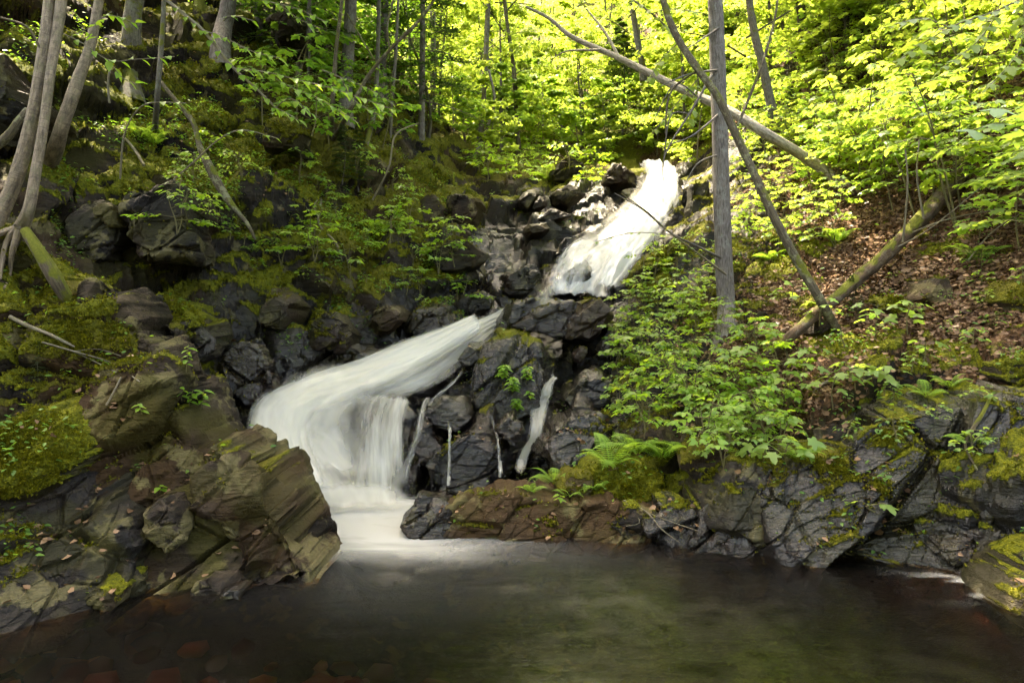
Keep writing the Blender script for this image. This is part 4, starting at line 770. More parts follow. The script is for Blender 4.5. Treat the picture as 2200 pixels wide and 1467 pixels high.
def gen_conifer(seed, H, r0, nb, spread, start=.15, dens=9):
    r = np.random.default_rng(seed); sp = curve([[0, 0, -.2], [r.normal(0, .02) * H, 0, H * .5], [0, 0, H]], 16); trunk = [tube(sp, r0 * np.linspace(1.1, .1, 16), 8, seed, .1)]
    boughs = []; V = []; Fc = []; o = 0
    for i in range(nb):
        f = start + (1 - start) * (i / nb); p0 = np.array([0, 0, H * f]); az = i * 2.4 + r.uniform(-.3, .3); ln = spread * (1.05 - f) * r.uniform(.7, 1.1) / (1.05 - start); d = np.array([math.cos(az), math.sin(az), 0]); s = np.array([-d[1], d[0], 0])
        lp = curve([p0, p0 + d * ln * .5 + [0, 0, -.05 * ln], p0 + d * ln + [0, 0, -.22 * ln]], 7); boughs.append(tube(lp, np.linspace(r0 * .2, r0 * .03, 7), 4, 0, 0))
        for j in range(dens * 2):
            t = (.12 + .88 * j / (dens * 2)) ; c = p0 + d * ln * t + [0, 0, -.05 * ln * t - .17 * ln * t * t]; sg = 1 if j % 2 else -1; l2 = ln * .42 * (1.05 - t) + .05
            for m in range(6):   # needle tufts along the side twig
                q = (m + .5) / 6; b = c + (s * sg * .9 + d * .5) * l2 * q + [0, 0, r.normal(0, .012)]; nd = (d * r.uniform(.3, 1) + s * sg * r.uniform(-.6, 1.2)); nd /= np.linalg.norm(nd); sd = np.cross(nd, [0, 0, 1]); w = .020; lgt = .07 + .05 * ln * .3
                V += [b - sd * w, b + sd * w, b + nd * lgt + [0, 0, r.normal(0, .02)]]; Fc.append((o, o + 1, o + 2)); o += 3
    return trunk, boughs, np.array(V), np.array(Fc)
class ConP:
    def __init__(s, seed, **k):
        t, b, V, Fc = gen_conifer(seed, **k); s.t = tube_mesh('conifer_trunk', t); s.t.materials.append(SPRUCE); s.b = tube_mesh('conifer_boughs', b); s.b.materials.append(SPRUCE)
        s.c = new_mesh('conifer_needles', V, [Fc]); s.c.materials.append(NEEDLE)
    def put(s, name, label, cat, loc, rz, sc, group=None, tilt=(0, 0)):
        o = thing(name, label, cat, loc, group, rz, sc)
        link('trunk', s.t, None, o); l = link('boughs', s.b, None, o); l['kind'] = 'stuff'; c = link('needles', s.c, None, o); c['kind'] = 'stuff'; return o
CON = [ConP(480, H=6.0, r0=.07, nb=70, spread=1.5, start=.1), ConP(481, H=3.0, r0=.03, nb=44, spread=1.0, start=.1)]
CONBIG = ConP(482, H=9.0, r0=.16, nb=120, spread=2.4, start=.06, dens=10)

# ------------------------------------------------------------------ named trunks and logs, laid out from where they stand
def pts3(a, n=None):
    p = np.array([P(*q[:3]) for q in a]); return curve(p, n or max(10, 5 * len(a)))
def radii(a, n):
    w = np.array([q[3] / F * q[2] / 2 for q in a]); return np.interp(np.linspace(0, 1, n), np.linspace(0, 1, len(a)), w)
def trunk(name, label, cat, path, bark, ns=14, branches=(), crown=None, group=None, rough=.12, root=None, s=0):
    """path from the foot up: (px, py, depth, width in px)"""
    if cat == 'tree':
        h = hit(*path[0][:2])
        if h is not None and abs(h[0][1] - path[0][2]) < 1.2: path = [(path[0][0], path[0][1], h[0][1] + .04, path[0][3])] + list(path[1:])
    elif cat == 'log' and name != 'broken_log':
        for k in ((0, -1) if name == 'rotten_log' else (0,)):
            h = hit(*path[k][:2])
            if h is not None and abs(h[0][1] - path[k][2]) < 3: path = list(path); path[k] = (path[k][0], path[k][1], h[0][1] + .15, path[k][3])
    n = max(14, 6 * len(path)); pts = pts3(path, n); rad = radii(path, n); base = pts[0].copy()
    if cat == 'tree':
        d0 = nrm(pts[0] - pts[2]); d0[2] -= .4; pts = np.vstack([pts[0] + d0 * .3 + [0, .1, 0], pts]); rad = np.concatenate([[rad[0] * 1.25], rad])
    elif cat == 'log':
        d0 = nrm(pts[0] - pts[1]); pts = np.vstack([pts[0] + d0 * .5, pts]); rad = np.concatenate([[rad[0]], rad])
    o = thing(name, label, cat, base, group)
    link('trunk' if cat == 'tree' else 'stem', tube_mesh(name + '_trunk', [tube(pts - base, rad, ns, s + 3, rough)]), bark, o)
    for b in branches:
        m = max(8, 4 * len(b)); link('branch', tube_mesh(name + '_branch', [tube(pts3(b, m) - base, radii(b, m), 6, s + 5, .06)]), bark, o)
    for k, rt in enumerate(root or ()):
        rt = [rt[0]] + [(x_, y_, (lambda h: Y_ if h is None or abs(h[0][1] - Y_) > .9 else h[0][1] - .01)(hit(x_, y_)), w_) for x_, y_, Y_, w_ in rt[1:]]
        m = 12; link('root', tube_mesh(name + '_root', [tube(pts3(rt, m) - base, radii(rt, m), 8, s + 9 + k, .2)]), bark, o)
    if crown:
        src, sc, dz = crown; tip = pts[-1]
        for mesh, nm in ((src.l if hasattr(src, 'l') else src.b, 'limbs'), (src.c, 'crown')):
            c = link(nm, mesh, None, o); c.location = (tip[0] - base[0], tip[1] - base[1], tip[2] - base[2] + dz); c.scale = (sc,) * 3; c.rotation_euler = (0, 0, s * 1.7)
            c['kind'] = 'stuff'
    return o
trunk('birch_tree', 'thicker curved yellow birch stem at the far left edge', 'tree', [(-25, 500, 4.7, 40), (15, 430, 4.7, 32), (45, 350, 4.72, 29), (72, 240, 4.75, 26), (92, 120, 4.8, 24), (106, 0, 4.9, 23), (118, -200, 5.1, 20), (120, -500, 5.4, 16)], BIRCH, 18, crown=(BIGCROWN, .55, -2.0), s=1,
      branches=[[(92, 120, 4.8, 5), (60, 60, 4.7, 5), (0, 38, 4.6, 4)]])
trunk('birch_tree', 'slimmer curved birch stem with gripping roots on the outcrop', 'tree', [(40, 500, 4.62, 34), (62, 450, 4.62, 24), (78, 360, 4.65, 20), (95, 260, 4.7, 19), (108, 160, 4.75, 19), (122, 70, 4.85, 21), (132, 0, 4.9, 22), (150, -200, 5.1, 18), (170, -450, 5.4, 14)], BIRCH, 18, crown=(BIGCROWN, .45, -1.6), s=2,
      root=[[(40, 490, 4.6, 22), (15, 520, 4.55, 13), (5, 560, 4.5, 8), (0, 600, 4.45, 5)], [(42, 495, 4.6, 20), (25, 545, 4.5, 10), (20, 590, 4.45, 7), (8, 620, 4.42, 4)], [(45, 490, 4.65, 20), (5, 500, 4.75, 14), (-40, 520, 4.8, 10)]])
trunk('birch_tree', 'grey birch leaning from the cliff behind the two curved stems', 'tree', [(108, 350, 6.15, 34), (128, 290, 6.05, 29), (150, 225, 6.0, 27), (172, 160, 6.05, 23), (195, 90, 6.15, 20), (213, 0, 6.3, 18), (240, -150, 6.6, 15)], BIRCH, 16, crown=(BIGCROWN, .5, -1.0), s=3)
trunk('tree_limb', 'crooked mossy limb curving out of the left edge', 'limb', [(-30, 325, 5.3, 24), (15, 295, 5.3, 20), (40, 260, 5.3, 16), (58, 235, 5.35, 12)], LICHENB, 10, s=4)
trunk('old_tree', 'old grey trunk standing high on the shaded slope', 'tree', [(272, 180, 8.3, 46), (274, 150, 8.3, 42), (280, 90, 8.3, 38), (287, 0, 8.4, 35), (292, -150, 8.6, 46), (300, -400, 9, 40)], GREYB, 20, crown=(CONBIG, .7, 1), s=5, rough=.25)
trunk('slim_tree', 'slim dark bole in front of the mossy hummocks', 'tree', [(332, 285, 7.2, 12), (338, 200, 7.2, 11), (346, 100, 7.3, 10), (352, 0, 7.5, 9), (360, -200, 7.8, 8)], GREYB, 8, crown=(BTREED[0], .7, -1), s=6)
trunk('conifer_tree', 'thick bole topping the shaded slope above the beech branch', 'tree', [(470, 110, 10.2, 46), (480, 60, 10.2, 34), (492, 0, 10.3, 31), (505, -150, 10.6, 28)], SPRUCE, 14, crown=(CONBIG, .8, 1), s=7)
trunk('conifer_tree', 'mossy bole beside the thick one at the top of the shaded slope', 'tree', [(440, 60, 10.6, 26), (428, 0, 10.7, 22), (420, -150, 11, 20)], MOSSB, 12, crown=(CON[0], .9, 1), s=8)
trunk('young_tree', 'straight pale sapling bole of the forked pair', 'tree', [(713, 300, 9.3, 11), (714, 220, 9.3, 9), (722, 110, 9.4, 8), (735, -10, 9.6, 7), (740, -150, 10, 6)], LICHENB, 8, crown=(BIGCROWN, .6, -1.4), s=9)
trunk('young_tree', 'slanting pale sapling bole of the forked pair', 'tree', [(715, 302, 9.25, 11), (745, 250, 9.2, 10), (790, 165, 9.2, 9), (840, 105, 9.2, 8), (900, 45, 9.3, 7), (940, -10, 9.4, 6)], LICHENB, 8, s=10,
      branches=[[(838, 108, 9.2, 5), (832, 60, 9.3, 5), (845, 0, 9.5, 4)], [(805, 130, 9.2, 4), (775, 80, 9.3, 4), (745, 30, 9.4, 3)]])
trunk('conifer_tree', 'stout dark bole behind the forked pair', 'tree', [(742, 235, 11.6, 30), (746, 150, 11.6, 26), (752, 50, 11.7, 25), (755, -50, 11.8, 24)], SPRUCE, 14, crown=(CONBIG, .8, 1.5), s=11)
trunk('conifer_tree', 'second dark bole right of the stout one', 'tree', [(815, 240, 13, 20), (820, 150, 13, 17), (826, 50, 13.1, 16), (828, -60, 13.3, 15)], SPRUCE, 12, crown=(CON[0], .9, 1), s=12)
trunk('slim_tree', 'grey twin bole rising from the edge of the shaded slope', 'tree', [(785, 312, 11.2, 13), (800, 260, 11.2, 11), (808, 190, 11.3, 10), (812, 100, 11.4, 9), (815, -40, 11.6, 8)], GREYB, 8, crown=(BIGCROWN, .9, -2.4), s=13)
trunk('slim_tree', 'thin dark bole at the corner of the shaded slope', 'tree', [(838, 300, 12.0, 8), (842, 220, 12.0, 7), (850, 120, 12.1, 7), (856, 0, 12.3, 6)], SPRUCE, 8, s=14)
trunk('conifer_tree', 'dark bole against the bright leaves left of centre', 'tree', [(930, 240, 15.5, 14), (931, 150, 15.5, 13), (930, 60, 15.6, 12), (930, -40, 15.8, 11)], SPRUCE, 10, crown=(CON[0], .9, 0), s=15)
trunk('slim_tree', 'dark straight bole in the bright background gap', 'tree', [(1018, 340, 17, 16), (1035, 250, 17, 13), (1042, 150, 17, 12), (1048, 30, 17.2, 11), (1050, -60, 17.4, 10)], GREYB, 9, crown=(BTREE[0], .8, -2), s=16)
trunk('slim_tree', 'pale straight bole right of the dark one in the gap', 'tree', [(1116, 335, 17.5, 10), (1110, 250, 17.5, 9), (1104, 150, 17.5, 9), (1088, 40, 17.6, 8), (1080, -60, 17.8, 7)], LICHENB, 9, crown=(BTREE[1], .8, -2), s=17)
trunk('spruce_tree', 'straight spruce trunk standing on the right bank', 'tree', [(1563, 705, 7.0, 50), (1561, 660, 7.0, 38), (1555, 550, 7.0, 36), (1550, 400, 7.02, 35), (1544, 200, 7.05, 33), (1537, 0, 7.1, 31), (1530, -200, 7.3, 29), (1525, -500, 7.5, 26)], SPRUCE, 22, crown=(CONBIG, 1.2, -.4), s=18, rough=.06,
      branches=[[(1545, 60, 7.0, 6), (1500, 90, 6.9, 4), (1470, 110, 6.8, 2)], [(1550, 240, 7.0, 5), (1490, 290, 6.8, 4), (1440, 310, 6.7, 2)], [(1548, 150, 7.0, 5), (1480, 160, 6.9, 4), (1420, 185, 6.8, 2)], [(1552, 330, 7.0, 5), (1500, 350, 6.9, 3), (1470, 400, 6.8, 2)],
                [(1560, 560, 7, 6), (1500, 530, 6.7, 5), (1440, 500, 6.5, 4), (1380, 450, 6.4, 3), (1320, 415, 6.3, 2)]])
trunk('fallen_birch', 'smooth pale birch trunk fallen across behind the spruce', 'log', [(1830, 412, 9.3, 21.8), (1740, 345, 8.6, 22.7), (1650, 290, 8.3, 21.8), (1560, 235, 8.5, 20.2), (1440, 180, 8.9, 16.8), (1330, 125, 9.3, 13.4), (1230, 80, 9.7, 10.1), (1180, 40, 9.9, 7.6), (1130, 15, 10.1, 5.0)], PALEB, 16, s=19, rough=.05,
      branches=[[(1330, 125, 9.3, 8), (1300, 70, 9.5, 6), (1260, 20, 9.8, 4)], [(1290, 108, 9.4, 7), (1220, 110, 9.6, 4), (1190, 125, 9.7, 2)]])
trunk('leaning_tree', 'lichen spotted tree leaning across the spruce trunk', 'tree', [(1800, 715, 5.95, 21.8), (1760, 640, 5.85, 20.2), (1710, 555, 5.9, 18.5), (1660, 460, 5.95, 18.5), (1610, 350, 6.05, 17.6), (1570, 265, 6.1, 17.6), (1540, 205, 6.15, 16.8), (1500, 150, 6.2, 16.0), (1455, 80, 6.3, 14.3), (1425, 0, 6.4, 13.4), (1400, -150, 6.6, 10.9)], LICHENB, 16, crown=(BIGCROWN, .7, -1.4), s=20,
      branches=[[(1500, 150, 6.2, 6), (1440, 200, 6.2, 5), (1430, 290, 6.2, 3)], [(1585, 270, 6.1, 7), (1640, 130, 6.2, 6), (1668, 20, 6.4, 5), (1672, -60, 6.5, 4)]])
trunk('rotten_log', 'long rotten log slanting down the leaf bank', 'log', [(1630, 785, 6.0, 17.4), (1700, 722, 5.85, 23.5), (1780, 654, 6.05, 25.2), (1860, 585, 6.3, 27.0), (1940, 512, 6.55, 27.8), (2010, 438, 6.75, 31.3), (2050, 390, 6.95, 34.8), (2090, 330, 7.4, 34.8)], ROT, 18, s=21, rough=.25)
trunk('broken_log', 'broken pale branch propped against the mossy slope', 'log', [(385, 225, 7.35, 9), (415, 265, 7.25, 11), (430, 320, 7.15, 14), (455, 370, 7.0, 19), (490, 430, 6.95, 17), (530, 480, 6.95, 9), (548, 515, 6.95, 4)], LICHENB, 10, s=22, rough=.3)
trunk('mossy_log', 'short moss grown log leaning on the foreground outcrop', 'log', [(152, 655, 4.6, 22), (120, 600, 4.55, 28), (88, 545, 4.55, 27), (55, 495, 4.6, 22)], MOSSB, 12, s=23, rough=.2)
trunk('slim_tree', 'thin bole beside the fallen birch on the sunlit slope', 'tree', [(1660, 240, 10.8, 20), (1640, 150, 10.9, 18), (1615, 40, 11.1, 16), (1605, -60, 11.3, 14)], GREYB, 10, crown=(BTREE[3], .8, -2), s=24)
trunk('slim_tree', 'pale bole deeper among the sunlit slope leaves', 'tree', [(1728, 135, 12.3, 16), (1724, 60, 12.4, 15), (1720, -40, 12.6, 14)], LICHENB, 10, crown=(BTREE[4], .8, -2), s=25)
trunk('slim_tree', 'grey bole above the upper brink behind leaves', 'tree', [(1380, 140, 19, 14), (1365, 60, 19.1, 13), (1350, -40, 19.3, 12)], GREYB, 9, crown=(BTREE[0], .9, -2.5), s=26)
trunk('leaning_sapling', 'thin dark sapling curving up from the head of the shaded slope', 'tree', [(915, 330, 14.0, 8), (925, 250, 13.9, 6), (905, 150, 13.8, 6), (880, 80, 13.8, 5), (865, 0, 14, 4)], GREYB, 7, s=27)
trunk('leaning_sapling', 'crooked dark sapling at the foot of the bright gap', 'tree', [(1018, 338, 15.6, 9), (1048, 270, 15.4, 7), (1062, 215, 15.4, 6), (1050, 150, 15.5, 5)], SPRUCE, 7, s=28)

LMK = [(1545, 150, 'the spruce trunk'), (1560, 560, 'the foot of the spruce'), (1650, 290, 'the fallen birch'), (1420, 160, 'the tip of the fallen birch'), (1900, 540, 'the rotten log'), (2070, 350, 'the top end of the rotten log'), (1440, 370, 'the upper brink'), (1320, 375, 'the hooded boulder'),
       (1210, 365, 'the mossy grey boulder'), (1045, 200, 'the dark straight bole'), (1108, 250, 'the pale straight bole'), (930, 150, 'the dark bole left of centre'), (715, 200, 'the forked pair of boles'), (745, 120, 'the stout dark bole'), (822, 120, 'the second dark bole'), (970, 560, 'the long brown boulder'),
       (1000, 450, 'the grey cleft boulder'), (480, 430, 'the broken pale branch'), (620, 295, 'the mossy hummock'), (600, 660, 'the dark square boulder'), (820, 680, 'the perched angular rock'), (1260, 690, 'the rust striped block'), (1320, 830, 'the dark shelf'), (1300, 940, 'the glistening slab'),
       (1530, 980, 'the moss capped block'), (1380, 990, 'the fern patch'), (1700, 700, 'the foot of the rotten log'), (2000, 625, 'the square lichened stone'), (2180, 640, 'the mossy stone at the bank end'), (1970, 950, 'the tall wet rock face'), (1720, 60, 'the pale bole among the slope leaves'), (1630, 100, 'the thin bole beside the fallen birch'),
       (2200, 60, 'the top right corner'), (1950, 20, 'the middle of the top right edge'), (2150, 250, 'the big blurred leaves'), (1850, 300, 'the middle of the right slope'), (1365, 60, 'the grey bole above the brink'), (1640, 420, 'the leaning tree'), (500, 30, 'the thick bole'), (1000, 20, 'the top of the bright gap'), (1250, 60, 'the top middle of the bright gap'), (1480, 20, 'the spruce top')]
def lab(what, x, y, size='', p=None):
    d = [(math.hypot((x - a) , (y - b)), a, b, n) for a, b, n in LMK]; _, a, b, n = min(d)
    dx, dy = x - a, y - b
    rel = ('right of' if dx > 0 else 'left of') if abs(dx) > abs(dy) else ('below' if dy > 0 else 'above')
    near = 'close ' if math.hypot(dx, dy) < 55 else ''
    return (size + ' ' + what + ' ' + ('just ' if near else '') + rel + ' ' + n).strip()
def szw(s, a, b): return 'small' if s < a else ('tall' if s > b else 'middling')
# conifers out in the background
for (x, y, k, sc, lb) in ((905, 250, 0, 1.0, 'dark fir left of the bright gap'), 
                         (1335, 255, 1, 1.2, 'small fir behind the upper brink'), (640, 130, 0, .8, 'shaded fir over the high dark block'), (560, 40, 0, 1.0, 'fir at the top of the shaded slope')):
    h = hit(x, y + 40)
    if h is not None: CON[k].put('fir_tree', lb, 'tree', h[0] - [0, 0, .1], rnd.uniform(0, 6), sc)

# broadleaf trees filling the gap and the ridge behind
def scatter_px(n, box, fn, seed, mind=0):
    r = random.Random(seed); got = []; tries = 0
    while len(got) < n and tries < n * 30:
        tries += 1; x = r.uniform(box[0], box[2]); y = r.uniform(box[1], box[3]); h = hit(x, y)
        if h is None or (fn and not fn(h[0], x, y)): continue
        if mind and any(np.linalg.norm(g[0] - h[0]) < mind for g in got): continue
        got.append((h[0], h[1], x, y, r))
    return got
for i, (p, n, x, y, r) in enumerate(scatter_px(46, (930, -40, 1620, 335), lambda p, x, y: p[1] > 15, 51, 1.1)):
    sc_ = r.uniform(.45, .95); BTREE[i % 5].put('broadleaf_tree', lab('sunlit broadleaf tree', x, y, szw(sc_, .6, .8)), 'tree', p - [0, 0, .15], r.uniform(0, 6.28), sc_, 'young trees in the bright gap')
for i, (p, n, x, y, r) in enumerate(scatter_px(60, (960, 190, 1560, 350), lambda p, x, y: p[1] > 14.5, 52, .7)):
    sc_ = r.uniform(.55, 1.15); SHRUB[i % 4].put('shrub', lab('sunlit leafy shrub', x, y, szw(sc_, .75, .95)), 'shrub', p - [0, 0, .05], r.uniform(0, 6.28), sc_, 'shrubs in the bright gap')
for i, (p, n, x, y, r) in enumerate(scatter_px(30, (560, -40, 1000, 250), lambda p, x, y: p[1] > 10, 53, .9)):
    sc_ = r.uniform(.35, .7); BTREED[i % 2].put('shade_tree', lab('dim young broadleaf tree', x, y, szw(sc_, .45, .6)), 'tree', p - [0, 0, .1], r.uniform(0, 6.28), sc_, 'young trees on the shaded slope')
for i, (p, n, x, y, r) in enumerate(scatter_px(26, (1560, -40, 2240, 150), lambda p, x, y: p[1] > 9, 54, .9)):
    sc_ = r.uniform(.3, .6); BTREE[i % 5].put('broadleaf_tree', lab('sunlit slope tree', x, y, szw(sc_, .4, .5)), 'tree', p - [0, 0, .15], r.uniform(0, 6.28), sc_, 'young trees topping the right slope')
# unseen trees added behind the viewpoint to block low-angle sky light and reflections
for i, (x, y, sc) in enumerate(((-7.5, -3, 1.2), (-5, -6.6, 1.3), (-2.4, -7.6, 1.25), (.3, -8.2, 1.35), (2.8, -7.4, 1.2), (5.2, -6.4, 1.3), (7.6, -3.4, 1.2), (-3.8, -10, 1.6), (-.8, -11, 1.7), (2.2, -10.5, 1.6), (5, -9.5, 1.6), (-6.4, -9, 1.5))):
    g = drop(x, y, 20); z = g[0][2] if g is not None else .6
    BTREE[i % 5].put('broadleaf_tree', 'unseen broadleaf tree added downstream of the pool to block low sky', 'tree', (x, y, z - .15), i * 1.1, sc, 'unseen trees added downstream of the pool')

# ------------------------------------------------------------------ understorey
for i, (p, n, x, y, r) in enumerate(scatter_px(190, (1590, -30, 2260, 560), lambda p, x, y: y < 350 + (x - 1590) * .34, 61, .28)):
    sc_ = r.uniform(.5, 1.0); SAP[i % 6].put('maple_sapling', lab('sunlit maple sapling', x, y, szw(sc_, 0.67, 0.83)), 'sapling', p - [0, 0, .04], r.uniform(0, 6.28), sc_, 'maple saplings on the right slope', (r.gauss(0, .1), r.gauss(0, .1)))
for k_, (x, y, c_) in enumerate(((1770, 372, .62), (1800, 392, .7), (1830, 385, .66), (1850, 420, .6), (1740, 395, .5), (1880, 400, .7))):
    h = hit(x, y); SAP[k_ % 6].put('maple_sapling', ('first', 'second', 'third', 'fourth', 'fifth', 'sixth')[k_] + ' maple sapling in the clump hiding the foot of the fallen birch', 'sapling', h[0] - [0, .15, .04], k_ * 1.3, c_, 'maple saplings on the right slope')
for i, (p, n, x, y, r) in enumerate(scatter_px(26, (1590, 300, 1800, 560), None, 67, .22)):
    sc_ = r.uniform(.3, .6); SAP[i % 6].put('maple_sapling', lab('green maple sapling', x, y, szw(sc_, 0.40, 0.50)), 'sapling', p - [0, 0, .04], r.uniform(0, 6.28), sc_, 'maple saplings by the spruce', (r.gauss(0, .1), r.gauss(0, .1)))
for i, (p, n, x, y, r) in enumerate(scatter_px(62, (1310, 660, 1760, 1000), lambda p, x, y: abs(y - (760 + (x - 1310) * .38)) < 150 and x < 1700, 62, .13)):
    sc_ = r.uniform(.5, 1.0); LOW[i % 5].put('maple_seedling', lab('leafy maple seedling', x, y, szw(sc_, 0.67, 0.83)), 'seedling', p - [0, 0, .02], r.uniform(0, 6.28), sc_, 'seedlings on the bank below the spruce', (r.gauss(0, .12), r.gauss(0, .12)))
for i, (p, n, x, y, r) in enumerate(scatter_px(22, (1370, 540, 1560, 690), None, 63, .2)):
    sc_ = r.uniform(.35, .8); LOW[i % 5].put('maple_seedling', lab('mossy bank seedling', x, y, szw(sc_, 0.50, 0.65)), 'seedling', p - [0, 0, .02], r.uniform(0, 6.28), sc_, 'seedlings beside the upper fall')
for i, (p, n, x, y, r) in enumerate(scatter_px(80, (380, 330, 1000, 700), lambda p, x, y: 330 + (x - 440) * .1 < y < 560 + (x - 440) * .25, 64, .18)):
    sc_ = r.uniform(.5, 1.1); (LOW if i % 3 == 0 else TINY)[i % 4].put('forest_seedling', lab('little green seedling', x, y, szw(sc_, 0.70, 0.90)), 'seedling', p - [0, 0, .01], r.uniform(0, 6.28), sc_, 'seedlings on the shaded slope')
for i, (p, n, x, y, r) in enumerate(scatter_px(34, (560, 60, 1000, 330), lambda p, x, y: p[1] > 8.5, 65, .4)):
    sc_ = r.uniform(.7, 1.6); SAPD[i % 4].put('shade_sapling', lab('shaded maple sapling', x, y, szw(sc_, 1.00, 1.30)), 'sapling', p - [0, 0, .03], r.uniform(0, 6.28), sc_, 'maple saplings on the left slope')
for i, (p, n, x, y, r) in enumerate(scatter_px(22, (1020, 330, 1300, 400), lambda p, x, y: p[1] > 12, 66, .3)):
    sc_ = r.uniform(.7, 1.4); LOW[i % 5].put('maple_seedling', lab('bright low seedling', x, y, szw(sc_, 0.93, 1.17)), 'seedling', p - [0, 0, .02], r.uniform(0, 6.28), sc_, 'seedlings beside the upper stream')
for i, (p, n, x, y, r) in enumerate(scatter_px(24, (1780, 560, 2200, 1000), None, 68, .25)):
    sc_ = r.uniform(.5, 1.0); TINY[i % 4].put('forest_seedling', lab('leaf bank seedling', x, y, szw(sc_, 0.67, 0.83)), 'seedling', p - [0, 0, .01], r.uniform(0, 6.28), sc_, 'tiny seedlings on the leaf bank')

# single leaves shared by the plants whose leaves can be told apart
ML = leaf_single('maple_blade', MAPLE, LEAF); MLY = leaf_single('maple_blade_young', MAPLE, LEAFY); BL = leaf_single('beech_blade', OVATE, BEECH)
def put_leaf(me, par, base, pos, fwd, up, size):
    x = Vector(fwd).normalized(); z = Vector(up); z = (z - z.dot(x) * x).normalized(); y = z.cross(x)
    o = link('leaf', me, None, par); M = Matrix((x, y, z)).transposed().to_4x4(); M = Matrix.Translation(Vector(pos - base)) @ M @ Matrix.Scale(size, 4); o.matrix_local = M
    return o
def seedling(px, py, H, n, leaf, label, seed, me=ML, leanpx=(0, 0), Y=None):
    h = hit(px, py); 
    if h is None: return
    r = np.random.default_rng(seed); base = h[0]; o = thing('maple_seedling', label, 'seedling', base)
    top = base + np.array([leanpx[0] / F * base[1], r.normal(0, .03) - .06, H]); sp = curve([base, (base + top) / 2 + [r.normal(0, .02), r.normal(0, .02), 0], top], 9)
    link('stem', tube_mesh('seedling_stem', [tube(sp - base, np.linspace(.006, .003, 9), 5, seed, 0)]), STEM, o)
    for k in range(n):
        f = .45 + .55 * (k + .5) / n; c = sp[min(8, int(f * 8))]; az = k * 2.4 + r.uniform(-.4, .4); d = np.array([math.cos(az), math.sin(az) , 0])
        pl = leaf * r.uniform(.6, 1.3); e = c + d * pl + [0, 0, .25 * pl]
        link('petiole', tube_mesh('petiole', [tube(np.array([c, (c + e) / 2 + [0, 0, .01], e]) - base, [.0022, .002, .0016], 4, 0, 0)]), STEM, o)
        put_leaf(me, o, base, e, d + [0, 0, -r.uniform(.1, .5)], [r.normal(0, .2), r.normal(0, .2) - .25, 1], leaf * r.uniform(.75, 1.15))
for k, a in enumerate(((1700, 680, .32, 9, .11, 'broad leaved maple seedling left of the leaning tree foot'), (1840, 860, .28, 12, .12, 'large pale leaved maple seedling in the middle of the leaf bank'), (1790, 880, .3, 9, .11, 'maple seedling just left of the large pale leaved one'),
                         (1880, 730, .30, 10, .11, 'maple seedling with drooping leaves by the leaning tree roots'), (1950, 720, .28, 8, .10, 'maple seedling right of the drooping one near the square stone'), (1690, 1000, .16, 7, .13, 'low star leaved seedling on the mossy topped boulder'),
                         (1640, 1000, .14, 5, .12, 'flat leaved seedling left of the star leaved one'), (1880, 1100, .07, 3, .09, 'tiny bright seedling on the dark grey rock at the water'), (1560, 940, .26, 10, .11, 'maple seedling over the knobbly moss capped block'),
                         (1480, 900, .30, 11, .10, 'maple seedling above the long fern patch'), (1760, 700, .24, 7, .10, 'maple seedling touching the leaning trunk foot'), (1600, 830, .36, 13, .11, 'tall maple seedling on the bank left of the leaf fall'),
                         (1680, 880, .30, 11, .11, 'maple seedling between the tall one and the pale one'), (1730, 820, .26, 9, .10, 'maple seedling below the rotten log foot'), (1980, 790, .2, 7, .09, 'small maple seedling under the square stone'), (1900, 850, .22, 8, .10, 'maple seedling right of the pale leaved one above the rock face'))):
    seedling(*a, seed=700 + k, me=(MLY if k in (1, 12) else ML))
# leafy sprays: branches whose leaves can be told apart
def spray(label, path, leaf, spacing, me, bark=TWIG, name='leafy_branch', cat='branch', twigs=(), seed=0, bare=0.15, droop=.35):
    r = np.random.default_rng(seed); base = P(*path[0][:3]); o = thing(name, label, cat, base)
    for k, pth in enumerate([path] + list(twigs)):
        n = max(8, 5 * len(pth)); pts = pts3(pth, n); link('stem' if k == 0 else 'twig', tube_mesh('spray_stem', [tube(pts - base, radii(pth, n), 6, seed, .05)]), bark, o)
        ln = np.concatenate([[0], np.cumsum(np.linalg.norm(np.diff(pts, axis=0), axis=1))]); t = ln[-1] * (bare if k == 0 else .05); sg = 1
        while t < ln[-1] + .01:
            c = np.array([np.interp(t, ln, pts[:, a]) for a in range(3)]); c2 = np.array([np.interp(min(t + .02, ln[-1] + 1e-3), ln, pts[:, a]) for a in range(3)]) ; d = nrm(c2 - c + 1e-6)
            sd = nrm(np.cross(d, [0, 0, 1.])) * sg; f = d * .7 + sd * .8 + np.array([0, 0, -droop * r.uniform(.3, 1.4)])
            put_leaf(me, o, base, c + sd * .01, f, [r.normal(0, .25), r.normal(0, .25) - .35, 1], leaf * r.uniform(.7, 1.15)); sg = -sg; t += spacing * r.uniform(.7, 1.3)
    return o
spray('pale bare beech limb with leafy side twigs across the shaded slope', [(345, -10, 6.2, 8), (400, 35, 6.1, 8), (440, 70, 6.0, 7), (500, 145, 5.9, 6), (550, 190, 5.9, 5), (592, 232, 5.9, 4)], .10, .07, BL, TWIG, 'beech_branch', twigs=[
    [(440, 68, 6.0, 4), (480, 80, 5.9, 3), (540, 110, 5.8, 2), (600, 125, 5.7, 2)], [(505, 148, 5.9, 4), (570, 155, 5.7, 3), (640, 172, 5.6, 2), (730, 195, 5.5, 2), (850, 238, 5.4, 2)], [(570, 155, 5.7, 3), (620, 185, 5.7, 2), (690, 215, 5.6, 2), (770, 265, 5.5, 2)], [(592, 232, 5.9, 3), (625, 212, 5.8, 2), (668, 245, 5.7, 2)], [(592, 232, 5.9, 2), (610, 240, 5.8, 2), (640, 258, 5.7, 2)]], seed=801)
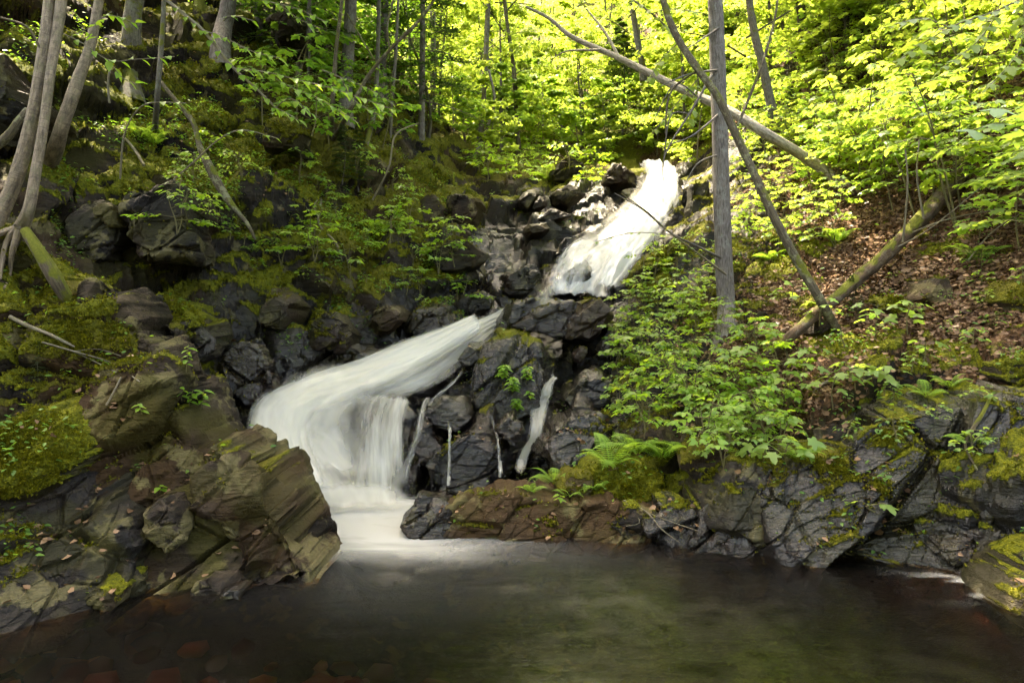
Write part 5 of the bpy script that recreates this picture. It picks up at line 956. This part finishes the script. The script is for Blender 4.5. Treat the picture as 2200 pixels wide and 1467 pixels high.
spray('beech twig reaching in from the birches over the dark slope', [(130, 70, 5.0, 3), (180, 95, 5.0, 3), (235, 130, 5.0, 2), (290, 128, 5.0, 2), (375, 122, 5.0, 2)], .098, .07, BL, TWIG, 'beech_branch', twigs=[[(180, 95, 5, 2), (225, 35, 5.1, 2), (290, 50, 5.1, 2)], [(235, 130, 5, 2), (260, 165, 5, 2), (290, 180, 5, 2)], [(150, 80, 5, 2), (190, 60, 5.1, 2), (240, 25, 5.2, 2)]], seed=802)
spray('thin arching beech shoot above the cliff blocks', [(258, 385, 6.2, 4), (265, 300, 6.1, 4), (285, 250, 6.0, 3), (320, 222, 5.9, 3), (400, 222, 5.8, 2)], .09, .07, BL, TWIG, 'beech_branch', bare=.45, seed=803)
spray('white stemmed shoot bowing right over the mossy slope', [(373, 386, 6.6, 4), (420, 345, 6.5, 4), (470, 300, 6.4, 3), (520, 280, 6.3, 3), (598, 298, 6.2, 2)], .085, .07, BL, TWIG, 'beech_branch', bare=.5, seed=804)
spray('beech twig hanging into the top of the shaded slope', [(520, -10, 6.3, 3), (580, 5, 6.2, 3), (640, 20, 6.1, 2), (700, 48, 6.0, 2)], .10, .07, BL, TWIG, 'beech_branch', twigs=[[(600, 10, 6.2, 2), (640, 40, 6.1, 2), (690, 62, 6.0, 2)]], seed=805)
spray('beech twig beside the straight pale bole', [(690, 150, 7.2, 3), (740, 170, 7.1, 3), (800, 195, 7.0, 2), (850, 228, 6.9, 2)], .10, .075, BL, TWIG, 'beech_branch', twigs=[[(730, 165, 7.1, 2), (760, 215, 7.0, 2), (820, 250, 6.9, 2)]], seed=806)
spray('big blurred maple leaves reaching in at the right edge', [(2290, 330, 3.4, 4), (2220, 290, 3.3, 4), (2150, 265, 3.3, 3), (2075, 285, 3.25, 2)], .15, .065, ML, STEM, 'maple_branch', twigs=[[(2220, 290, 3.3, 3), (2180, 240, 3.3, 2), (2140, 235, 3.3, 2)]], seed=807, bare=.2)
spray('bright maple bough hanging over the spruce trunk', [(1330, -20, 8.2, 5), (1400, 30, 8.0, 4), (1460, 90, 7.9, 3), (1500, 170, 7.8, 3), (1480, 260, 7.7, 2)], .13, .07, MLY, TWIG, 'maple_branch', twigs=[[(1400, 30, 8, 3), (1440, 20, 7.9, 2), (1520, 30, 7.8, 2)], [(1460, 90, 7.9, 3), (1420, 130, 7.8, 2), (1390, 180, 7.7, 2)], [(1500, 170, 7.8, 3), (1440, 240, 7.7, 2), (1400, 290, 7.6, 2)]], seed=808, bare=.1)
spray('dark bare twig with a few leaves crossing the upper fall', [(1560, 590, 6.8, 5), (1500, 545, 6.6, 4), (1440, 500, 6.4, 3), (1390, 455, 6.3, 3), (1340, 420, 6.2, 2)], .05, .16, ML, TWIG, 'twig_branch', twigs=[[(1450, 505, 6.4, 2), (1360, 500, 6.2, 2), (1280, 520, 6.0, 2)]], seed=809, bare=.3)
spray('leafy sprig high on the shaded slope beside the thick bole', [(480, 45, 7.2, 3), (500, 35, 7.1, 2), (545, 45, 7.0, 2)], .095, .065, BL, TWIG, 'beech_branch', seed=810)
spray('maple bough across the top right corner', [(2260, -40, 6.0, 5), (2150, 20, 5.9, 4), (2040, 60, 5.8, 3), (1930, 130, 5.7, 2)], .12, .06, MLY, TWIG, 'maple_branch', twigs=[[(2150, 20, 5.9, 3), (2100, 90, 5.8, 2), (2020, 150, 5.7, 2)], [(2040, 60, 5.8, 3), (1980, 40, 5.8, 2), (1900, 60, 5.7, 2)], [(2200, 0, 5.9, 3), (2190, 110, 5.8, 2), (2120, 190, 5.7, 2)]], seed=811, bare=.05)

# ferns
def frond_mesh(seed, n=22):
    r = np.random.default_rng(seed); V = []; Fc = []; L_ = 1.0
    pt = lambda t: np.array([t * .92, 0, .42 * math.sin(t * 2.3) * .8 - .12 * t * t])
    for i in range(n):
        t = .12 + .88 * i / n; c = pt(t); w = .30 * math.sin(math.pi * min(1, (t * .92 + .10))) ** .8 * (1.05 - t * .5)
        for sg in (-1, 1):
            d = np.array([.35, sg, -.10]); d /= np.linalg.norm(d); k = 5; a = np.array([1., 0, 0]) * .022
            o = len(V)
            for j in range(k + 1):
                q = j / k; m = c + d * w * q - np.array([0, 0, .10 * w * q * q]); wd = (1 - q) ** .6 * (1.25 if j % 2 == 0 else .7)
                V += [m - a * wd, m + a * wd]
            for j in range(k): Fc.append((o + 2 * j, o + 2 * j + 1, o + 2 * j + 3, o + 2 * j + 2))
    o = len(V)
    for i in range(9):
        c = pt(i / 8); V += [c + [0, -.006, 0], c + [0, .006, 0]]
    for j in range(8): Fc.append((o + 2 * j, o + 2 * j + 1, o + 2 * j + 3, o + 2 * j + 2))
    me = new_mesh('frond', np.array(V), [np.array(Fc)]); me.materials.append(FERN); return me
FR = [frond_mesh(900 + i) for i in range(3)]
def fern(px, py, size, n, label, seed, bias=None):
    h = hit(px, py)
    if h is None: return
    r = random.Random(seed); o = thing('fern', label, 'fern', h[0] - [0, 0, .01])
    for k in range(n):
        f = link('frond', FR[k % 3], None, o); az = (k / n) * 6.283 + r.uniform(-.3, .3) if bias is None else bias + r.uniform(-1.3, 1.3); s = size * r.uniform(.75, 1.2)
        f.scale = (s, s, s); f.rotation_euler = (r.uniform(-.3, .3), -r.uniform(-.1, .55), az)
for k, a in enumerate(((1190, 1035, .26, 8, 'fern arching over the low boulder bar'), (1140, 1055, .17, 6, 'small fern at the foot of the slanting trickle'), (1310, 1000, .34, 9, 'lush fern at the left of the fern patch'), (1370, 975, .36, 9, 'largest bright fern in the middle of the fern patch'), (1420, 985, .32, 8, 'fern at the right of the fern patch'),
                         (1345, 955, .30, 8, 'fern rising at the back of the fern patch'), (1275, 1050, .2, 6, 'fern spilling down on the jointed end block'), (1225, 1065, .16, 5, 'fern tuft growing on the long brown boulder'), (1715, 985, .2, 6, 'fern under the star leaved seedling'), (1555, 930, .2, 6, 'fern over the moss capped block'),
                         (1990, 850, .2, 6, 'fern on the edge of the leaf bank'), (2040, 830, .18, 6, 'fern further along the edge of the leaf bank'), (800, 500, .28, 8, 'fern beside the wedge stone on the mossy slope'), (835, 490, .24, 7, 'second fern beside the wedge stone'), (300, 300, .32, 7, 'dim fern beneath the slim dark bole'),
                         (330, 310, .3, 7, 'dim fern right of the slim dark bole'), (1660, 560, .3, 7, 'fern behind the leaning tree'), (1800, 520, .32, 8, 'dark fern behind the rotten log'), (2100, 560, .3, 7, 'fern in the sun fleck at the right edge'), (540, 540, .26, 7, 'pale fern tuft on the shaded slope'), (1180, 385, .5, 8, 'sunlit fern by the upper stream'), (2090, 950, .16, 5, 'fern in the cleft of the right rocks'))):
    fern(*a, seed=950 + k)

# small fir seedling on the outcrop and low fir boughs
for (x, y, sc, lb) in ((85, 815, .09, 'tiny fir seedling on the foreground outcrop'), (1850, 700, .10, 'tiny fir at the foot of the leaning tree'), (1830, 670, .12, 'low fir tuft crossing the leaning tree foot'), (770, 400, .30, 'bushy dark fir low on the shaded slope'), (735, 385, .26, 'second bushy dark fir low on the shaded slope'), (1700, 300, .3, 'small fir half hidden behind the fallen birch')):
    h = hit(x, y)
    if h is not None: CON[1].put('fir_seedling', lb, 'fir', h[0] - [0, 0, .02], rnd.uniform(0, 6), sc)

# herbs with leaves in whorls on rocks
for k, (x, y, H, n, lf, lb) in enumerate(((150, 810, .10, 9, .05, 'shiny leaved herb beside the fir seedling'), (430, 880, .12, 9, .055, 'leafy herb on the outcrop shoulder'), (405, 875, .12, 9, .055, 'leafy herb at the outcrop brink above the cascade'), (390, 860, .09, 6, .05, 'leafy herb left of the shoulder pair'), (305, 890, .07, 6, .05, 'star shaped herb in the outcrop crack'), (400, 800, .14, 10, .05, 'climbing herb at the crest edge'),
                         (1075, 820, .17, 20, .075, 'bright herb on the crown of the domed black boulder'), (1100, 850, .18, 20, .075, 'bright herb in the middle of the domed black boulder'), (1130, 825, .16, 18, .07, 'bright herb on the right of the domed black boulder'), (1110, 885, .16, 18, .07, 'bright herb hanging low on the domed black boulder'), (1140, 860, .1, 8, .055, 'small bright herb beside the low hanging one'),
                         (345, 1055, .04, 4, .05, 'green sprig in the outcrop face'), (1205, 1080, .06, 5, .05, 'sprig on the brown boulder of the bar'))):
    h = hit(x, y)
    if h is None: continue
    r = np.random.default_rng(980 + k); base = h[0]; nn = h[1]; o = thing('herb', lb, 'herb', base); top = base + nn * H * .4 + np.array([0, -.03, H])
    link('stem', tube_mesh('herb_stem', [tube(curve([base * 0, (top - base) * .5 + [0, 0, .01], top - base], 6), np.linspace(.004, .002, 6), 4, 0, 0)]), STEM, o)
    for j in range(n):
        f = .3 + .7 * j / n; c = base + (top - base) * f; az = j * 2.4; d = np.array([math.cos(az), math.sin(az), -.15]); put_leaf(BL, o, base, c, d, [r.normal(0, .2), -.3, 1], lf * r.uniform(.8, 1.4))

# dead twigs and roots lying about
def stick(label, path, bark=TWIG, name='dead_twig', twigs=()):
    n = max(8, 5 * len(path)); pts = pts3(path, n); o = thing(name, label, 'twig' if name == 'dead_twig' else 'root', pts[0]); link('stem', tube_mesh('stick', [tube(pts - pts[0], radii(path, n), 6, len(label), .1)]), bark, o)
    for b in twigs:
        m = 8; link('side_twig', tube_mesh('stick', [tube(pts3(b, m) - pts[0], radii(b, m), 5, 3, .05)]), bark, o)
def on(path, lift=.02):
    out = []
    for x, y, w in path:
        h = hit(x, y); out.append((x, y, (h[0][1] if h is not None else 5) - lift, w))
    return out
stick('grey stick lying down the mossy top of the outcrop', on([(20, 680, 9), (60, 700, 9), (110, 720, 8), (160, 745, 5)]))
stick('dry twigs in the leaf pocket on the outcrop', on([(90, 735, 4), (160, 755, 4), (240, 780, 3), (300, 820, 3)]), twigs=[on([(160, 755, 3), (210, 750, 2), (260, 765, 2)]), on([(150, 752, 3), (200, 775, 2), (250, 800, 2)])])
stick('thin dry twig hanging down the outcrop shoulder', on([(260, 810, 4), (245, 840, 4), (228, 870, 4)]))
stick('pale stick standing in the shaded slope under the old trunk', [(235, 222, 7.0, 5), (232, 180, 7.0, 5), (236, 148, 7.0, 4)])
stick('fallen brown branch on the shaded slope above the cliff blocks', on([(210, 270, 6), (270, 300, 7), (310, 355, 6)]))
stick('forked dead twig on the mossy slope left of the chute', on([(690, 430, 5), (685, 480, 5), (720, 520, 5), (735, 560, 3)], .06), twigs=[on([(685, 470, 3), (675, 440, 3), (690, 425, 2)], .06)])
stick('bowed dead twig arching to the mossy edge of the left slope', [(800, 430, 9.6, 5), (835, 360, 9.5, 4), (850, 290, 9.6, 4), (900, 265, 9.8, 3)])
stick('long thin root trailing over the right rocks', on([(2125, 860, 7), (2110, 890, 9), (2085, 930, 9), (2075, 960, 6), (2100, 1010, 4)]), LICHENB, 'root')
stick('bunch of bare twigs drooping from the bar to the water', on([(1340, 1075, 4), (1390, 1100, 3), (1420, 1135, 3), (1460, 1165, 2)]), twigs=[on([(1390, 1100, 2), (1440, 1120, 2), (1500, 1140, 2)]), on([(1345, 1080, 2), (1375, 1120, 2), (1345, 1130, 1.5)])])
stick('curved bare stem under the pale leaved seedling', on([(1730, 870, 6), (1760, 830, 7), (1800, 810, 6)], .04))
stick('bent twig stuck in the leaf bank right of the square stone', on([(2080, 560, 4), (2130, 500, 3), (2190, 460, 3)], .15))
stick('bare stems springing from behind the rotten log', [(1940, 520, 6.4, 5), (1950, 400, 6.3, 4), (1945, 320, 6.3, 3)], twigs=[[(1960, 500, 6.4, 4), (2040, 470, 6.2, 3), (2200, 440, 6.0, 3)], [(1930, 530, 6.4, 4), (2000, 490, 6.2, 3), (2110, 400, 6.0, 2)], [(1985, 470, 6.4, 5), (1970, 380, 6.4, 4), (1975, 300, 6.5, 3)]])
stick('drooping dead branches of the spruce over the bright gap', [(1530, 160, 7.0, 6), (1490, 230, 6.9, 5), (1430, 330, 6.8, 3), (1425, 390, 6.8, 2)], SPRUCE, twigs=[[(1480, 245, 6.9, 3), (1440, 250, 6.8, 3), (1425, 360, 6.8, 2)], [(1500, 210, 6.9, 3), (1450, 180, 6.8, 3), (1405, 260, 6.8, 2)]])
stick('slim bent stem crossing the leaves below the spruce', on([(1640, 900, 4), (1560, 880, 4), (1500, 850, 3), (1430, 830, 2)], .15))

# ------------------------------------------------------------------ stuff: leaf litter, moss, ground cover, pool-bed stones
def pick(mask_fn, n, seed, ymax=10):
    r = np.random.default_rng(seed); Vs = []; Ns = []
    for V, Nn, mk_, _ in SURF:
        w = mask_fn(V, Nn, mk_); w = w * (np.abs(V[:, 0]) < V[:, 1] * .8 + .2) * (V[:, 1] < ymax) * (V[:, 2] > .02)
        Vs.append(np.column_stack([V, w])); Ns.append(Nn)
    A = np.concatenate(Vs); B = np.concatenate(Ns); w = A[:, 3]; i = r.choice(len(A), n, p=w / w.sum()); return A[i, :3] + r.normal(0, .012, (n, 3)), B[i], r
# moss
p, nn, r = pick(lambda V, N_, m: m ** 2 * (V[:, 1] > 3) / np.maximum(V[:, 1], 1) ** 1.0, 60000, 5, 12)
TU = np.array([[-.5, 0, 0], [.5, 0, 0], [.1, .2, 1.], [0, -.5, 0], [0, .5, 0], [.25, -.1, .85], [-.4, .4, 0], [.4, -.4, 0], [-.3, -.2, .8]]); TF = np.array([[0, 1, 2], [3, 4, 5], [6, 7, 8]])
az = r.uniform(0, 6.28, len(p)); fx = np.stack([np.cos(az), np.sin(az), 0 * az], 1); sc_ = r.uniform(.010, .022, len(p)) * np.clip(p[:, 1] / 5, .8, 2)
V, Fc = place_leaves((TU, TF), p - nn * .004, fx - (fx * nn).sum(1, keepdims=True) * nn, nn + r.normal(0, .25, nn.shape), sc_)
me = new_mesh('moss', V, [Fc]); tag(link('moss', me, MOSST), 'soft green moss cushions growing over rocks and banks', 'moss', kind='stuff')
# dead leaves
LT = lit * (1 - mk * .8)
def litmask(V, N_, m):
    if len(V) == len(GV): return LT ** 2 * (V[:, 1] > 4) / np.maximum(V[:, 1], 1)
    return np.where((N_[:, 2] > .8), .0012, 0.)
p, nn, r = pick(litmask, 24000, 6, 11)
az = r.uniform(0, 6.28, len(p)); fx = np.stack([np.cos(az), np.sin(az), r.normal(0, .25, len(p))], 1)
me = leaf_mesh('leaf_litter', DRY, p + nn * .012, fx, nn + r.normal(0, .35, nn.shape), r.uniform(.025, .062, len(p)), DEADLEAF)
tag(link('leaf_litter', me), 'carpet of dead brown leaves on the banks', 'leaf litter', kind='stuff')
# tiny green ground cover
def gc(V, N_, m):
    if len(V) != len(GV): return m * (N_[:, 2] > .5) * .003
    clump = sstep(.55, .70, fbm(V / .45, 3, 91)); return clump * np.clip(mossz, 0, 1) * (V[:, 0] < V[:, 1] * .12) * (V[:, 1] > 5.2) / V[:, 1] + clump * .25 * (V[:, 0] > V[:, 1] * .12) * np.clip(mossz, 0, 1) / V[:, 1]
p, nn, r = pick(gc, 11000, 8, 13)
az = r.uniform(0, 6.28, len(p)); fx = np.stack([np.cos(az), np.sin(az), r.normal(0, .3, len(p))], 1); hh = np.abs(r.normal(0, .05, len(p)))
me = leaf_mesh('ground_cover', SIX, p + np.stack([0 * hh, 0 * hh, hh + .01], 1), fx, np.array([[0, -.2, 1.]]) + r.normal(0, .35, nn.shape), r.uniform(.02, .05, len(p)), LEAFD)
tag(link('ground_cover', me), 'patches of tiny green leaves creeping over the mossy slopes', 'ground cover', kind='stuff')
# stones on the pool bed
def mat_cobble():
    m, t = nt('bed_stone'); out = N(t, 'OutputMaterial'); b = N(t, 'BsdfPrincipled', Roughness=.8); L(t, b.outputs[0], out.inputs[0]); g = t.nodes.new('ShaderNodeNewGeometry')
    L(t, ramp(t, g.outputs['Random Per Island'], [(0, (.05, .03, .02)), (.5, (.26, .12, .05)), (.8, (.48, .24, .09)), (1, (.55, .42, .28))]), b.inputs['Base Color']); return m
ico = np.array([[x, y, z] for x in (-1, 1) for y in (-1, 1) for z in (-1, 1)], float) * .62; ico = np.concatenate([ico, np.eye(3), -np.eye(3)])
import bmesh
bm = bmesh.new(); [bm.verts.new(v) for v in ico]; bmesh.ops.convex_hull(bm, input=bm.verts); bmesh.ops.triangulate(bm, faces=bm.faces); bm.verts.index_update(); IV = np.array([v.co[:] for v in bm.verts]); IF = np.array([[v.index for v in f.verts] for f in bm.faces]); bm.free()
r = np.random.default_rng(77); n = 420; q = np.stack([r.uniform(-3.4, -.4, n), r.uniform(1.2, 3.9, n)], 1); zz = []
for a in q: h = BV[0].ray_cast(Vector((a[0], a[1], 5)), Vector((0, 0, -1)), 20); zz.append(h[0].z if h[0] is not None else -.5)
pp = np.column_stack([q, zz]); keep = pp[:, 2] < -.1; pp = pp[keep]; n = len(pp); s = r.uniform(.03, .11, n); az = r.uniform(0, 6.28, n)
V, Fc = place_leaves((IV * [1.3, 1, .6], IF), pp, np.stack([np.cos(az), np.sin(az), r.normal(0, .2, n)], 1), np.array([[0, 0, 1.]]) + r.normal(0, .2, (n, 3)), s)
tag(link('bed_stones', new_mesh('bed_stones', V, [Fc]), mat_cobble()), 'rusty stones seen through the shallow pool water', 'stones', kind='stuff')

# look-alikes that stand together are told apart by their order from left to right
same = {}
for o in SC.objects:
    if o.parent is None and 'category' in o and 'group' in o and 'downstream' not in o['label']: same.setdefault(o['label'], []).append(o)
NUM = ('', 'one', 'two', 'three', 'four', 'five', 'six', 'seven', 'eight'); ORD = ('', 'second', 'third', 'fourth', 'fifth', 'sixth', 'seventh')
for l, os_ in same.items():
    n = len(os_)
    if n < 2 or n > 8: continue
    os_.sort(key=lambda o: o.location.x / max(o.location.y, .1))
    for i, o in enumerate(os_):
        w = 'leftmost' if i == 0 else 'rightmost' if i == n - 1 else 'middle one' if n == 3 else ORD[i] + ' from the left'
        t = l + ', ' + w + ' of ' + NUM[n]
        if len(t.split()) <= 16: o['label'] = t
